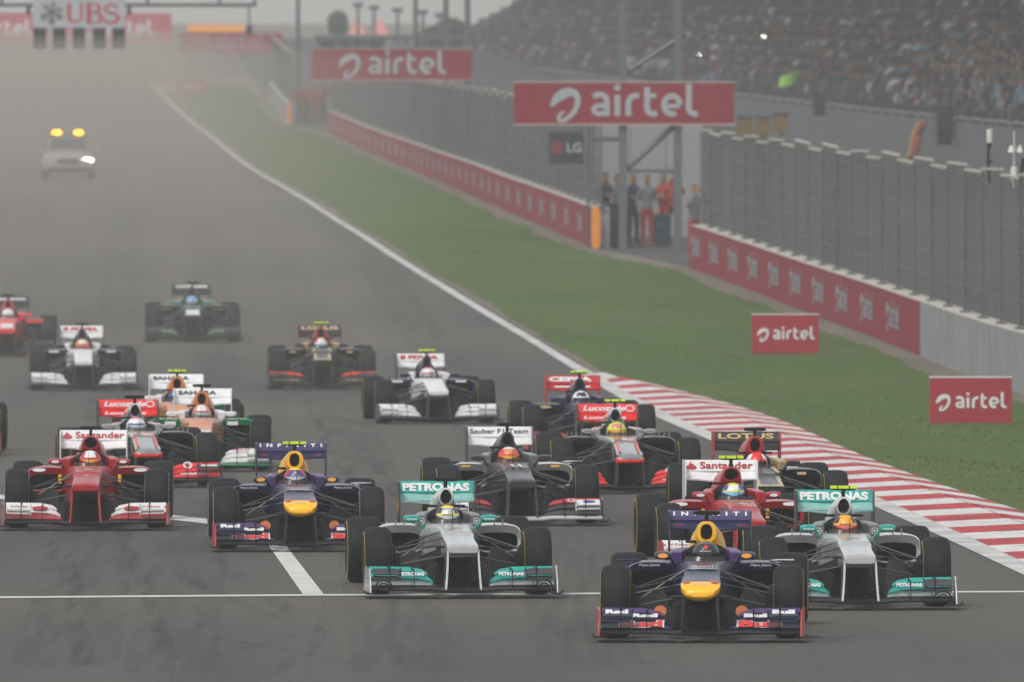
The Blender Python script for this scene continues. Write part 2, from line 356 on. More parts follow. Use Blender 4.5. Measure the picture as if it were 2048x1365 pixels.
# kerb: a base slab with separate red and white blocks in two rows
M_KRED = kerb_mat('kerb_red_paint', (.42, .02, .028))
M_KWHITE = kerb_mat('kerb_white_paint', (.62, .62, .60))
M_CONC = mat('kerb_concrete', (.3, .29, .27), .85)
kerb = tag(grid_sheet('kerb', lambda y: XL(y) + .27, lambda y: XO(y) + .02, KERB1, KERB0 + 3, .010, M_KWHITE, 2), kind='structure')
y = KERB0 - 1.0; k = 0
while y > KERB1:
    y2 = y - 2.0
    for row, (a, b, sh) in enumerate(((.0, .64, 0.), (.64, 1.0, -.55))):
        def xx(yy, t): return XL(yy) + .28 + (XO(yy) - XL(yy) - .28) * t
        mb = MB(); v = []
        hz = ((.012, .05), (.062, .02))[row]
        for yy in (y + sh - .004, y2 + sh + .004):
            skew = 1.1 if row else 0
            for t, z, sk in ((a, hz[0], 0), (b - .004, hz[1], -skew)):
                v.append((xx(yy + sk, t), yy + sk, gz(yy + sk) + z))
        for yy in (y + sh - .004, y2 + sh + .004):
            skew = 1.1 if row else 0
            for t, sk in ((a, 0), (b - .004, -skew)): v.append((xx(yy + sk, t), yy + sk, gz(yy + sk) + .004))
        mb.add(v, [(0,1,3,2),(4,6,7,5),(0,4,5,1),(2,3,7,6),(0,2,6,4),(1,5,7,3)])
        red = k % 2 == 0
        ob('kerb_block', mb.mesh('kerb_block'), M_KRED if red else M_KWHITE, kerb)
    y = y2; k += 1
# far corner kerb
fk = MB(); P = [ground_at(u, v) for u, v in ((292,172),(372,163),(420,164),(420,170),(372,171),(318,184))]
fk.add([(p.x, p.y, p.z + .02) for p in P], [(0,1,4,5),(1,2,3,4)])
tag(ob('corner_kerb', fk.mesh('corner_kerb'), mat('faded_kerb', (.52, .25, .2), .7)), kind='structure')

# ------------------------------------------------------------------ walls, debris fence, banners
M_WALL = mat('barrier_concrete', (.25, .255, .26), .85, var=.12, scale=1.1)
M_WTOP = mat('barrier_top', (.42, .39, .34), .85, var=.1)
M_RED = mat('board_red', (.36, .022, .036), .55, var=.05, scale=3)
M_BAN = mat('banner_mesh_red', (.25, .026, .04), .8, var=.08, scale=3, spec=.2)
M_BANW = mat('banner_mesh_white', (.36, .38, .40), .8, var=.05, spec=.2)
M_WHITE = mat('print_white', (.72, .73, .74), .55, var=.03)
M_GALV = mat('galvanised_steel', (.13, .14, .145), .5, .4, var=.12)
M_DARKSTEEL = mat('dark_steel', (.06, .065, .07), .5, .4)
M_CAP = mat('fence_cap_cream', (.40, .37, .32), .6)
M_ORANGE = mat('orange_pad', (.75, .26, .03), .6)
def mesh_mat(name, col, a):
    m = bpy.data.materials.new(name); m.use_nodes = True; n = m.node_tree.nodes; l = m.node_tree.links; b = n['Principled BSDF']
    b.inputs['Base Color'].default_value = (*col, 1); b.inputs['Roughness'].default_value = .5; b.inputs['Metallic'].default_value = .3
    g = n.new('ShaderNodeNewGeometry'); z = n.new('ShaderNodeTexNoise'); z.inputs['Scale'].default_value = .6; z.inputs['Detail'].default_value = 5; l.new(g.outputs['Position'], z.inputs['Vector'])
    r = n.new('ShaderNodeMapRange'); r.inputs['From Min'].default_value = .3; r.inputs['From Max'].default_value = .7; r.inputs['To Min'].default_value = a - .1; r.inputs['To Max'].default_value = a + .1
    l.new(z.outputs['Fac'], r.inputs['Value']); l.new(r.outputs[0], b.inputs['Alpha']); return m
M_MESHES = [mesh_mat('woven_wire_%d' % i, c, a) for i, (c, a) in enumerate((((.028, .033, .036), .5), ((.040, .045, .047), .46), ((.024, .028, .03), .56), ((.06, .062, .06), .5)))]
def wall_pt(y, off=0.): return Vector((XW(y) + off, y, gz(y)))
def barrier(ya, yb, label, red_to, n_words, fence_label, seed):
    """wall in 4 m blocks from ya (near) to yb (far) with a debris fence on top"""
    rr = random.Random(seed)
    root = empty('concrete_wall', wall_pt((ya + yb) / 2)); tag(root, label, 'wall')
    fen = empty('debris_fence', wall_pt((ya + yb) / 2) + Vector((.25, 0, 1))); tag(fen, fence_label, 'fence')
    ro, fo = root.location.copy(), fen.location.copy()
    n = int((yb - ya) / 4); L = (yb - ya) / n
    FH = (lambda y: 3.56 - .42 * min(1, max(0, (y - 245) / 77))) if ya < 200 else (lambda y: 3.3)
    for i in range(n):
        a, b = ya + i * L + .012, ya + (i + 1) * L - .012; pa, pb = wall_pt(a), wall_pt(b)
        H = 1.0; mb = MB(); red = a > red_to
        v = []
        for p in (pa, pb):
            for dx, dz in ((0, -.1), (0, H), (.42, H), (.42, -.1)): v.append(p + Vector((dx, 0, dz)) - ro)
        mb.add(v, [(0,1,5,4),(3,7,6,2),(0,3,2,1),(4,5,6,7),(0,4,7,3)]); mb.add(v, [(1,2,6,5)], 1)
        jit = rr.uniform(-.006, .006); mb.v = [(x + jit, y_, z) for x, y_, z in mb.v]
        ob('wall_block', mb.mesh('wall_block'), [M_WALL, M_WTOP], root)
        if red:
            bn = MB(); bn.add([pa + Vector((-.014, 0, .02)) - ro, pb + Vector((-.014, 0, .02)) - ro, pb + Vector((-.014, 0, .99)) - ro, pa + Vector((-.014, 0, .99)) - ro,
                               pa + Vector((-.008, 0, .02)) - ro, pb + Vector((-.008, 0, .02)) - ro, pb + Vector((-.008, 0, .99)) - ro, pa + Vector((-.008, 0, .99)) - ro],
                              [(0,1,2,3),(7,6,5,4),(0,3,7,4),(1,5,6,2),(3,2,6,7),(0,4,5,1)])
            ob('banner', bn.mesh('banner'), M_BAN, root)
        # fence bay: post, woven panel, rails, cap
        q = pa - fo; step = (.05 if i % 2 else -.05); fh = FH(a)
        ps = MB(); ps.box(q.x + .18, q.x + .23, q.y - .03, q.y + .03, q.z + 1.0, q.z + fh); ps.box(q.x + .12, q.x + .3, q.y - .08, q.y + .08, q.z + 1.0, q.z + 1.04)
        ob('post', ps.mesh('post'), M_GALV, fen)
        pm = MB(); NX = 4; v = []; e = pb - fo
        for ix in range(NX + 1):
            t = ix / NX; base = q.lerp(e, t); sag = .05 * math.sin(math.pi * t)
            for z in (1.06, 1.9, 2.7, fh + step): v.append((base.x + .21 + sag, base.y, base.z + z))
        pm.add(v, [(ix*4+j, (ix+1)*4+j, (ix+1)*4+j+1, ix*4+j+1) for ix in range(NX) for j in range(3)])
        ob('mesh_panel', pm.mesh('mesh_panel', 60), rr.choice(M_MESHES), fen)
        if a < 420:
            for zz in (1.5, 1.9, 2.3, 2.7, fh - .18):
                rb = MB(); pts = []
                for ix in range(5):
                    t = ix / 4; base = q.lerp(e, t); pts.append((base.x + .2, base.y, base.z + zz - .04 * math.sin(math.pi * t) + rr.uniform(-.012, .012)))
                rb.tube(pts, .006, 5); ob('cable', rb.mesh('cable'), M_GALV, fen)
        cp = MB(); tilt = rr.uniform(-.05, .02)
        c0 = q.lerp(e, .02); c1 = q.lerp(e, .98); zt = fh + step
        v = [c0 + Vector((dx, 0, zt + dz)) for dx, dz in ((.18, 0), (.18, .045), (.26, .045), (.26, 0))] + [c1 + Vector((dx, 0, zt + dz + tilt)) for dx, dz in ((.18, 0), (.18, .045), (.26, .045), (.26, 0))]
        cp.add(v, [(0,1,5,4),(1,2,6,5),(2,3,7,6),(3,0,4,7),(0,3,2,1),(4,5,6,7)])
        ob('cap', cp.mesh('cap'), M_CAP, fen)
    # printed words along the red banner
    y0 = max(red_to, ya) + 3.0; sp = 6.6 if n_words < 15 else (yb - y0) / n_words
    for i in range(n_words):
        yc = y0 + sp * (i + .5)
        if yc > yb - 2: break
        p = wall_pt(yc) - ro; d = (wall_pt(yc - 1.5) - wall_pt(yc + 1.5)).normalized()
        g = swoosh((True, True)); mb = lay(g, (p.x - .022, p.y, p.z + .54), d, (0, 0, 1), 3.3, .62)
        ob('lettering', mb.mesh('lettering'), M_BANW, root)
    return root
Y1A, Y1B = 150., ground_at(1380, 537).y
Y2A, Y2B = ground_at(1185, 497).y, ground_at(655, 265).y
Y3A = ground_at(575, 250).y
barrier(Y1A, Y1B, 'grey concrete wall with red printed banner on the near right', ground_at(1840, 713).y, 11, 'tall wire debris fence with cream caps above the near wall', 1)
barrier(Y2A, Y2B, 'long red bannered wall beyond the marshal opening', 0, 34, 'wire debris fence running away beyond the marshal opening', 2)
barrier(Y3A, Y_END - 60, 'far grey wall beside the end of the grass', 9999, 0, 'far debris fence near the hazy corner', 3)
def pad(y, label):
    p = wall_pt(y); mb = MB(); mb.loft([sell(.08, .5, .11, .5, -.14, 16, 5), sell(.08, .5, .12, .51, -.1, 16, 5), sell(.08, .5, .12, .51, .0, 16, 5)])
    o = ob('orange_pad', mb.mesh('orange_pad', 40), M_ORANGE, None, p + Vector((0, -.15, .0))); tag(o, label, 'pad', 'orange pads on wall ends')
pad(Y2A, 'orange foam pad on the end of the long red wall'); pad(Y3A, 'small orange pad on the end of the far grey wall')

# ------------------------------------------------------------------ free-standing boards on the grass and banner signs over the fence
M_BOARDW = mat('foam_board_edge', (.6, .55, .5), .7)
def grass_board(u, v, w, h, label, word=.86):
    p = ground_at(u, v); o = empty('advertising_board', p); tag(o, label, 'board', 'red boards on the grass')
    mb = MB(); mb.box(-w/2, w/2, 0, .35, 0, h); ob('panel', mb.mesh('panel', bevel=.006), M_RED, o)
    tp = MB(); tp.box(-w/2 - .006, w/2 + .006, -.006, .356, h + .001, h + .016); ob('top_edge', tp.mesh('top_edge'), M_BOARDW, o)
    g = swoosh((True, True)); lw = w * word; mb = lay(g, (.005, -.006, h * .5), (1, 0, 0), (0, 0, 1), lw, lw / g[2]); ob('lettering', mb.mesh('lettering'), M_WHITE, o)
    return o
grass_board(1571, 707, 1.22, .70, 'red and white board on the grass, farther from the kerb')
grass_board(1942, 851, 1.215, .70, 'red and white board on the grass by the right edge')
grass_board(384, 189, 1.55, .85, 'small hazy red board far down the grass', .7)

def fence_sign(u0, u1, v0, v1, d, label, posts, brace):
    a, b = spot(u0, v1, d), spot(u1, v0, d); c = (a + b) / 2; w, h = b.x - a.x, b.z - a.z
    o = empty('banner_sign', (c.x, d, gz(d))); tag(o, label, 'sign', 'red banner signs over the fence'); z0 = a.z - gz(d)
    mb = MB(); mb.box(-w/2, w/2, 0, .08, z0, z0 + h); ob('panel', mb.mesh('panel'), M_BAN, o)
    fr = MB(); t = .035
    for zz in (z0 - t, z0 + h): fr.box(-w/2 - t, w/2 + t, -.012, .09, zz, zz + t)
    ob('frame', fr.mesh('frame'), mat('sign_frame', (.42, .36, .33), .6), o)
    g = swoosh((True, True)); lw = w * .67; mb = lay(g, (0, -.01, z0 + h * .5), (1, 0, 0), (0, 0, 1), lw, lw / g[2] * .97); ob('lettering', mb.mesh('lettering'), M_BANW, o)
    for ux in posts:
        x = (ux - 1024) * d / FPX - c.x; p = MB(); p.box(x - .1, x + .1, .1, .3, -.1, z0 + h + 2.2); ob('post', p.mesh('post', bevel=.01), M_GALV, o)
    if brace:
        x0, x1 = (posts[0] - 1024) * d / FPX - c.x, (posts[1] - 1024) * d / FPX - c.x
        for (xa, za, xb, zb, r) in ((x0, 1.95, x1, 3.15, .07), (x0, 2.0, x1, 2.0, .05), (x0 - .75, 2.75, x0, 2.75, .05), (x0, 4.3, x1 + .2, 5.3, .06)):
            p = MB(); p.tube([(xa, .22, za), (xb, .22, zb)], r, 8); ob('brace', p.mesh('brace', 40), M_GALV, o)
    return o
fence_sign(1028, 1468, 166, 248, 343, 'nearest big red banner sign above the marshal opening', (1246, 1356), True)
fence_sign(624, 945, 99, 160, 492, 'second red banner sign farther along the fence', (892, 935), False)

# small dark sign on the fence by the opening
p = spot(1132, 328, 350); o = empty('dark_sign', (p.x, 350, p.z)); tag(o, 'small dark square sign hanging on the fence by the opening', 'sign')
mb = MB(); mb.box(-.43, .43, 0, .08, 0, .78); ob('panel', mb.mesh('panel'), mat('sign_charcoal', (.03, .033, .04), .6), o)
mb = lay(text_geo('LG', .03), (.2, -.008, .4), (1, 0, 0), (0, 0, 1), .36, .24); ob('lettering', mb.mesh('lettering'), mat('sign_grey_print', (.4, .4, .4), .6), o)
v_, f_ = stroke(arc(0, 0, .085, .085, 0, 360, 20), .17); mb = MB(); mb.add([(a - .22, -.008, b + .4) for a, b in v_], f_); ob('emblem', mb.mesh('emblem'), mat('sign_dull_red', (.2, .03, .05), .6), o)
# its hanger frame down to the wall
mb = MB(); mb.tube([(-.3, .12, .78), (-.3, .12, 1.0), (.55, .12, 1.0), (.55, .12, -1.9)], .035, 6); ob('hanger', mb.mesh('hanger', 40), M_GALV, o)

# white cabin behind the opening, dark barrier pieces, equipment
p = ground_at(1296, 484); d = 366.; gx = lambda u: (u - 1024) * d / FPX
o = empty('white_cabin', (gx(1296), d, gz(d))); tag(o, 'pale cabin wall behind the marshals in the opening', 'cabin')
M_CABIN = mat('cabin_white', (.27, .28, .28), .7); cw = gx(1404) - gx(1188)
for i in range(3):
    mb = MB(); mb.box(-cw/2 + i*cw/3 + .008, -cw/2 + (i+1)*cw/3 - .008, 0, .1, -.1, 3.3); ob('wall_panel', mb.mesh('wall_panel', bevel=.006), M_CABIN, o)
mb = MB(); mb.box(-cw/2 - .1, cw/2 + .1, -.15, 2.6, 3.3, 3.42); ob('roof', mb.mesh('roof'), M_GALV, o)
mb = MB(); mb.box(-cw/2, cw/2, .11, 2.4, -.1, 3.29); ob('body', mb.mesh('body'), M_CABIN, o)
for (u, v, w, h, dd, lab) in ((1222, 495, .42, 1.05, .5, 'dark blue equipment box behind the orange pad'), (1322, 493, .5, .75, .4, 'dark crate beside the marshals in red')):
    p = ground_at(u, v); o = empty('equipment_box', p); tag(o, lab, 'box')
    mb = MB(); mb.box(-w/2, w/2, 0, dd, .03, h); ob('body', mb.mesh('body', bevel=.02), mat('box_navy', (.02, .03, .05), .6), o)
    mb = MB(); mb.box(-w/2 - .015, w/2 + .015, -.015, dd + .015, h, h + .05); ob('lid', mb.mesh('lid', bevel=.01), M_DARKSTEEL, o)
    mb = MB(); mb.box(-.08, .08, -.03, 0, h * .7, h * .7 + .04); ob('handle', mb.mesh('handle'), M_GALV, o)

# ------------------------------------------------------------------ people
def skin_person(name, joints, edges, regions, root=0, sub=1):
    """joints: name -> (x, y, z, r); one continuous skinned body; regions(v)->material index"""
    bm = bmesh.new(); lay_ = bm.verts.layers.skin.verify(); idx = {}
    for k, (x, y, z, r) in joints.items():
        v = bm.verts.new((x, y, z)); rr = r if isinstance(r, tuple) else (r, r); v[lay_].radius = rr; idx[k] = v
        if k == list(joints)[root]: v[lay_].use_root = True
    for a, b in edges: bm.edges.new((idx[a], idx[b]))
    me = bpy.data.meshes.new(name); bm.to_mesh(me); bm.free()
    o = bpy.data.objects.new('tmp', me); COL.objects.link(o)
    o.modifiers.new('Skin', 'SKIN').use_smooth_shade = True
    if sub: o.modifiers.new('Sub', 'SUBSURF').levels = sub
    dg = bpy.context.evaluated_depsgraph_get(); out = bpy.data.meshes.new_from_object(o.evaluated_get(dg)); out.name = name
    bpy.data.objects.remove(o); bpy.data.meshes.remove(me)
    nm = 4
    out.materials.clear()
    for _ in range(nm): out.materials.append(None)
    out.polygons.foreach_set('material_index', [regions(p.center) for p in out.polygons])
    out.polygons.foreach_set('use_smooth', [True] * len(out.polygons))
    return out
def body_joints(pose, h=1.72):
    """facing -y; feet at z=0 (standing) or seat at z=.0 (sitting)"""
    J = {}; E = []
    if pose.startswith('sit'): hip = .10; 
    else: hip = .92
    J['pelvis'] = (0, 0, hip, (.15, .11)); J['waist'] = (0, 0, hip + .18, (.14, .10)); J['chest'] = (0, -.01, hip + .38, (.17, .12)); J['neck0'] = (0, 0, hip + .53, (.09, .075))
    J['neck'] = (0, -.015, hip + .60, .055); J['head0'] = (0, -.03, hip + .68, (.075, .085)); J['head1'] = (0, -.03, hip + .78, (.085, .1)); J['head2'] = (0, -.015, hip + .86, (.06, .07))
    E += [('pelvis','waist'),('waist','chest'),('chest','neck0'),('neck0','neck'),('neck','head0'),('head0','head1'),('head1','head2')]
    for s, n in ((-1, 'l'), (1, 'r')):
        if pose.startswith('sit'):
            kn = (s*.12, -.44, hip + .04, .065); an = (s*.12, -.46, hip - .40, .045); toe = (s*.13, -.6, hip - .45, .04)
        elif pose == 'walk':
            kn = (s*.1, -.06 + s*.1, .5, .065); an = (s*.1, s*.17, .09, .045); toe = (s*.11, s*.17 - .15, .035, .035)
        else:
            kn = (s*.1, -.01, .49, .068); an = (s*.11, 0, .09, .048); toe = (s*.13, -.16, .035, .035)
        J['hip'+n] = (s*.09, 0, hip - .04, .09); J['knee'+n] = kn; J['ankle'+n] = an; J['toe'+n] = toe
        E += [('pelvis','hip'+n),('hip'+n,'knee'+n),('knee'+n,'ankle'+n),('ankle'+n,'toe'+n)]
        sh = (s*.18, 0, hip + .47, .062)
        up = pose.endswith('up') or (pose.endswith('one') and s > 0)
        if up: el = (s*.3, -.12, hip + .6, .045); wr = (s*.2, -.24, hip + .84, .033); hd = (s*.17, -.25, hip + .93, .035)
        elif pose.endswith('cam'): el = (s*.27, -.16, hip + .34, .046); wr = (s*.1, -.27, hip + .66, .033); hd = (s*.06, -.27, hip + .73, .036)
        elif pose.endswith('fold'): el = (s*.25, -.08, hip + .22, .048); wr = (s*.03, -.22, hip + .28, .034); hd = (-s*.05, -.21, hip + .3, .036)
        else: el = (s*.25, .02, hip + .2, .047); wr = (s*.25, -.12, hip - .02, .034); hd = (s*.24, -.15, hip - .09, .036)
        J['sh'+n] = sh; J['el'+n] = el; J['wr'+n] = wr; J['hd'+n] = hd
        dx = Vector(hd[:3]) - Vector(wr[:3]); tip = Vector(hd[:3]) + dx * .9; J['fg'+n] = (tip.x, tip.y, tip.z, .02)
        th = Vector(hd[:3]) + dx * .3 + Vector((-s*.045, -.02, 0)); J['th'+n] = (th.x, th.y, th.z, .014)
        E += [('neck0','sh'+n),('sh'+n,'el'+n),('el'+n,'wr'+n),('wr'+n,'hd'+n),('hd'+n,'fg'+n),('hd'+n,'th'+n)]
    def reg(c):
        z = c.z - hip
        if z > .60 and abs(c.x) < .12 and c.y > -.16:
            return 3 if (z > .80 or (c.y > .0 and z > .66)) else 0
        hands = [Vector(J['hd'+n][:3]) for n in 'lr']
        if min((c - q).length for q in hands) < .095: return 0
        return 1 if z > -.0 and not (pose.startswith('sit') and c.y < -.16 and z < .1) else 2
    return J, E, reg
_PM = {}
def person_mesh(pose, sub=1):
    if (pose, sub) not in _PM:
        J, E, reg = body_joints(pose); _PM[(pose, sub)] = skin_person('person', J, E, reg, 0, sub)
    return _PM[(pose, sub)]
SKINS = [mat('skin_%d' % i, c, .6) for i, c in enumerate(((.2, .1, .06), (.28, .15, .09), (.13, .065, .04), (.38, .22, .15)))]
HAIR = mat('hair_black', (.012, .011, .01), .6)
TROUSERS = [mat('trousers_%d' % i, c, .8) for i, c in enumerate(((.02, .022, .03), (.03, .04, .07), (.08, .075, .06), (.015, .015, .016)))]
SHIRT_COLS = {'dark grey': (.028, .029, .033), 'black': (.01, .01, .011), 'navy': (.012, .02, .055), 'white': (.6, .6, .62), 'red': (.3, .018, .022), 'grey': (.15, .155, .16),
              'light blue': (.16, .26, .38), 'brown': (.09, .045, .025), 'green': (.02, .14, .06), 'maroon': (.12, .012, .02), 'tan': (.26, .17, .1)}
SHIRTS = {k: mat('shirt_' + k.replace(' ', '_'), c, .85) for k, c in SHIRT_COLS.items()}

# ------------------------------------------------------------------ race cars
CARBON = mat('carbon_black', (.010, .0105, .012), .5, 0, .0, .2, 30, spec=.3)
ARM = mat('suspension_carbon', (.014, .015, .017), .4, 0, .0, .1, 30, spec=.6)
MATTE = mat('matte_black', (.006, .0063, .007), .7, spec=.2)
RUBBER = mat('tyre_rubber', (.0095, .0105, .012), .66, var=.25, scale=6, spec=.2)
RIM = mat('wheel_rim', (.05, .05, .055), .35, .8)
NEON = mat('neon_yellow', (.62, .85, .03), .5)
GLASSY = mat('mirror_glass', (.2, .22, .24), .08, 1.)
C = dict(navy=paint('navy', (.010, .012, .055)), purple=paint('purple', (.055, .02, .125)), dpurple=paint('deep_purple', (.022, .012, .095)), yellow=paint('yellow', (.95, .48, .01)), lemon=paint('lemon', (.82, .66, .03)), red=paint('red', (.46, .012, .018)), scar=paint('scarlet', (.36, .008, .014)),
         silver=paint('silver', (.62, .63, .63), .65, .26), teal=paint('teal', (.0, .33, .28)), white=paint('white', (.70, .70, .70)), black=paint('black', (.012, .012, .013)), dgrey=paint('dark_grey', (.035, .035, .038), .2),
         gold=paint('gold', (.50, .36, .16), .35), orange=paint('orange', (.62, .17, .03)), green=paint('green', (.0, .22, .07)), dkgreen=paint('deep_green', (.003, .024, .012)), paleteal=paint('pale_teal', (.22, .46, .43)), rosso=paint('bright_red', (.72, .02, .018)),
         chrome=paint('chrome', (.52, .52, .51), .9, .16), blue=paint('blue', (.03, .06, .28)), lime=paint('lime', (.55, .66, .05)), amber=paint('amber', (.80, .36, .03)), pink=paint('pink', (.68, .20, .20)),
         ltblue=paint('light_blue', (.22, .36, .62)), carbon=CARBON, grey=paint('grey', (.16, .165, .17), .3), coral=paint('coral', (.62, .24, .12)), ltgreen=paint('light_green', (.13, .26, .19)))
V_ = {'mirror': mat('visor_silver', (.45, .48, .5), .1, .9), 'dark': mat('visor_dark', (.02, .02, .025), .08, .3), 'gold': mat('visor_gold', (.75, .32, .06), .1, .9), 'blue': mat('visor_blue', (.2, .45, .72), .1, .9), 'rose': mat('visor_rose', (.66, .16, .12), .1, .9)}
CACHE = {}
def cached(key, fn, smooth=35, bevel=0):
    if key not in CACHE:
        r = fn(); CACHE[key] = r if isinstance(r, bpy.types.Mesh) else r.mesh(key if isinstance(key, str) else key[0], smooth, bevel)
    return CACHE[key]
def side(key, fn, s, **kw):
    def g(): 
        m = fn(); return m if s > 0 else m.mirror_x()
    return cached((key, s), g, **kw)

def chassis_ring(y, hw, zt, zb, ci=None, dip=0., rt=.8):
    h = zt - zb; ci = ci if ci is not None else hw * .55
    half = [(0, zb), (hw*.7, zb), (hw*.95, zb+.1*h), (hw, zb+.35*h), (hw, zb+.72*h), (hw*.96, zb+.9*h), (hw*rt, zt), (ci, zt + (.0 if dip else .004)), (ci*.96, zt-dip), (0, zt-dip+(.008 if not dip else 0))]
    return [(x, y, z) for x, z in half] + [(-x, y, z) for x, z in reversed(half[1:-1])]
NOSES = {  # y, half width, top, bottom
 'A': [(-1.03,.138,.485,.435),(-1.0,.15,.50,.41),(-.9,.152,.515,.39),(-.5,.15,.55,.385),(-.22,.152,.575,.375),(-.1,.158,.61,.36)],
 'B': [(-1.07,.07,.445,.405),(-1.055,.12,.465,.385),(-1.01,.155,.487,.368),(-.92,.172,.508,.36),(-.78,.175,.53,.36),(-.55,.168,.556,.365),(-.25,.158,.58,.37),(-.1,.155,.612,.36)],
 'C': [(-1.06,.11,.42,.385),(-1.02,.155,.45,.365),(-.9,.165,.475,.36),(-.5,.152,.53,.36),(-.1,.15,.595,.36)],
}
def nose_mb(style, y0=None, y1=None):
    m = MB(); rs = [r for r in NOSES[style] if (y0 is None or r[0] >= y0 - 1e-6) and (y1 is None or r[0] <= y1 + 1e-6)]
    if style == 'B':
        def rg(y, hw, zt, zb):
            top = [(hw*c, zt - .016*abs(c)**3) for c in (1, .8, .5, .2, -.2, -.5, -.8, -1)]; cz = zt - .03
            bot = [(hw*math.cos(R(a)), cz - .012 + (cz - .012 - zb)*math.sin(R(a))*1.0) for a in (186, 205, 225, 248, 270, 292, 315, 335, 354)]
            return [(x, y, z) for x, z in top + bot]
        m.loft([rg(*r) for r in rs]); return m
    m.loft([chassis_ring(*r, rt=.78) for r in rs]); return m
def tub_mb():
    m = MB()
    m.loft([chassis_ring(-.1,.16,.612,.36), chassis_ring(.3,.165,.63,.33), chassis_ring(.7,.185,.64,.27), chassis_ring(1.0,.215,.645,.22), chassis_ring(1.09,.235,.645,.2,.185,.004),
            chassis_ring(1.12,.245,.64,.19,.19,.26), chassis_ring(1.4,.29,.635,.15,.2,.32), chassis_ring(1.8,.31,.635,.12,.2,.32), chassis_ring(1.86,.31,.635,.12,.2,.004), chassis_ring(2.3,.25,.56,.12)]); m.m = [1 if max(m.v[i][2] for i in f) < .50 else 0 for f in m.f]; return m
def keel_mb():
    m = MB(); m.loft([chassis_ring(.42,.02,.11,.07), chassis_ring(.6,.13,.26,.06), chassis_ring(1.0,.2,.3,.06), chassis_ring(1.4,.27,.33,.06), chassis_ring(3.2,.2,.3,.06)]); return m
def floor_mb():
    m = MB(); pts = [(-.16,.45),(.16,.45),(.2,1.1),(.69,1.3),(.7,2.6),(.5,3.05),(.5,3.5),(-.5,3.5),(-.5,3.05),(-.7,2.6),(-.69,1.3),(-.2,1.1)]
    m.extrude(pts, lambda a, b, t: (a, b, t), .045, .075); return m
def pod_rings():
    return [sell(.47,.49,.225,.135,1.30,24,3.6), sell(.472,.485,.235,.15,1.36,24,3.6), sell(.455,.46,.25,.175,1.7,24,3.2), sell(.40,.42,.26,.19,2.2,24,3), sell(.28,.35,.21,.19,2.75,24,2.6), sell(.17,.28,.12,.15,3.15,24,2.4)]
def pod_mb():
    m = MB(); rs = pod_rings(); f = rs[0]
    inner = [(.468 + (x-.47)*.88, 1.322, .462 + (z-.49)*.66) for x, y, z in f]
    m.loft([inner, [(x, 1.295, z) for x, y, z in f]] + rs[0:], cap0=False); return m
def inlet_mb():
    m = MB(); f = pod_rings()[0]
    a = [(.468 + (x-.47)*.89, 1.321, .462 + (z-.49)*.67) for x, y, z in f]; b = [(.47 + (x-.47)*.7, 1.6, .46 + (z-.49)*.55) for x, y, z in f]
    m.loft([a, b], cap0=False); return m
INTK = {'round': (.090, .096, .878, .62, 2.3, .78), 'tri': (.074, .088, .882, .76, 2.1, .82), 'wide': (.094, .076, .885, .82, 2.2, .82), 'slim': (.064, .09, .885, .72, 2.2, .8)}
def hoop_mb(k):
    hw, hh, cz, sc, e, sz = INTK[k]; m = MB()
    def tri(r, yy):   # narrow the top a little
        return [(x * (1 - .22 * max(0, (z - cz) / hh) if k in ('tri', 'wide', 'slim') else x and 1) if k != 'round' else x, yy, z) for x, _, z in r]
    o0 = tri(sell(0, cz, hw, hh, 1.83, 24, e), 1.83); i0 = tri(sell(0, cz, hw*sc, hh*sz, 1.83, 24, e), 1.828); i1 = tri(sell(0, cz, hw*sc*.9, hh*sz*.9, 1.9, 24, e), 1.9)
    lowtop = lambda y_, w, zt, zb, ww: [(x, y_, z) for x, _, z in sell(0, (zt + zb)/2, w, (zt - zb)/2, y_, 24, 2.3)]
    m.loft([i1, i0, o0, lowtop(1.87, hw*1.06, cz + hh + .004, cz - hh - .02, 0), lowtop(1.98, hw*1.25, cz + hh, .58, 0), lowtop(2.2, hw*1.6, cz + hh - .02, .42, 0), lowtop(2.35, hw*1.9, cz + hh - .04, .35, 0)], cap0=False); return m
def intake_mb(k):
    hw, hh, cz, sc, e, sz = INTK[k]; m = MB()
    r = sell(0, cz, hw*sc*.93, hh*sz*.93, 1.895, 24, e); m.add(r, [tuple(range(24))]); r2 = sell(0, cz, hw*sc*.93, hh*sz*.93, 1.93, 24, e); m.loft([r, r2]); return m
def cover_mb():
    m = MB(); R_ = lambda y, w, zt, zb: sell(0, (zt+zb)/2, w, (zt-zb)/2, y, 24, 2.3)
    m.loft([R_(2.34,.165,.90,.33), R_(2.7,.16,.80,.25), R_(3.0,.11,.66,.22), R_(3.3,.06,.5,.24), R_(3.45,.03,.42,.3)]); return m
def wing_strip(st, t=.012):
    m = MB(); rings = []
    for x, ch in st: rings.append([(x, y, z) for y, z in ch] + [(x, y + t*.3, z - t) for y, z in reversed(ch)])
    m.loft(rings); return m
def fw_main(): return wing_strip([(x, [(-1.17 + c*abs(x)**2, .088 + a), (-1.05, .095 + a), (-.85, .11 + a)]) for x, a, c in ((-.885,.0,.12),(-.6,.004,.12),(-.3,.006,.1),(-.22,-.006,.1),(0,-.01,.1),(.22,-.006,.1),(.3,.006,.1),(.6,.004,.12),(.885,.0,.12))], .016)
def fw_flap(i):
    A = {1: [(.255,.115,.119,.128),(.30,.124,.135,.150),(.40,.128,.15,.172),(.60,.128,.152,.178),(.875,.126,.148,.174)],
         2: [(.275,.150,.155,.162),(.33,.17,.188,.205),(.42,.19,.212,.232),(.62,.198,.222,.243),(.875,.196,.218,.238)]}[i]
    yl, ym, yt = {1: (-.95,-.87,-.79), 2: (-.80,-.74,-.69)}[i]
    return wing_strip([(x, [(yl + .05*x, a), (ym + .05*x, b), (yt + .05*x, c)]) for x, a, b, c in A], .011)
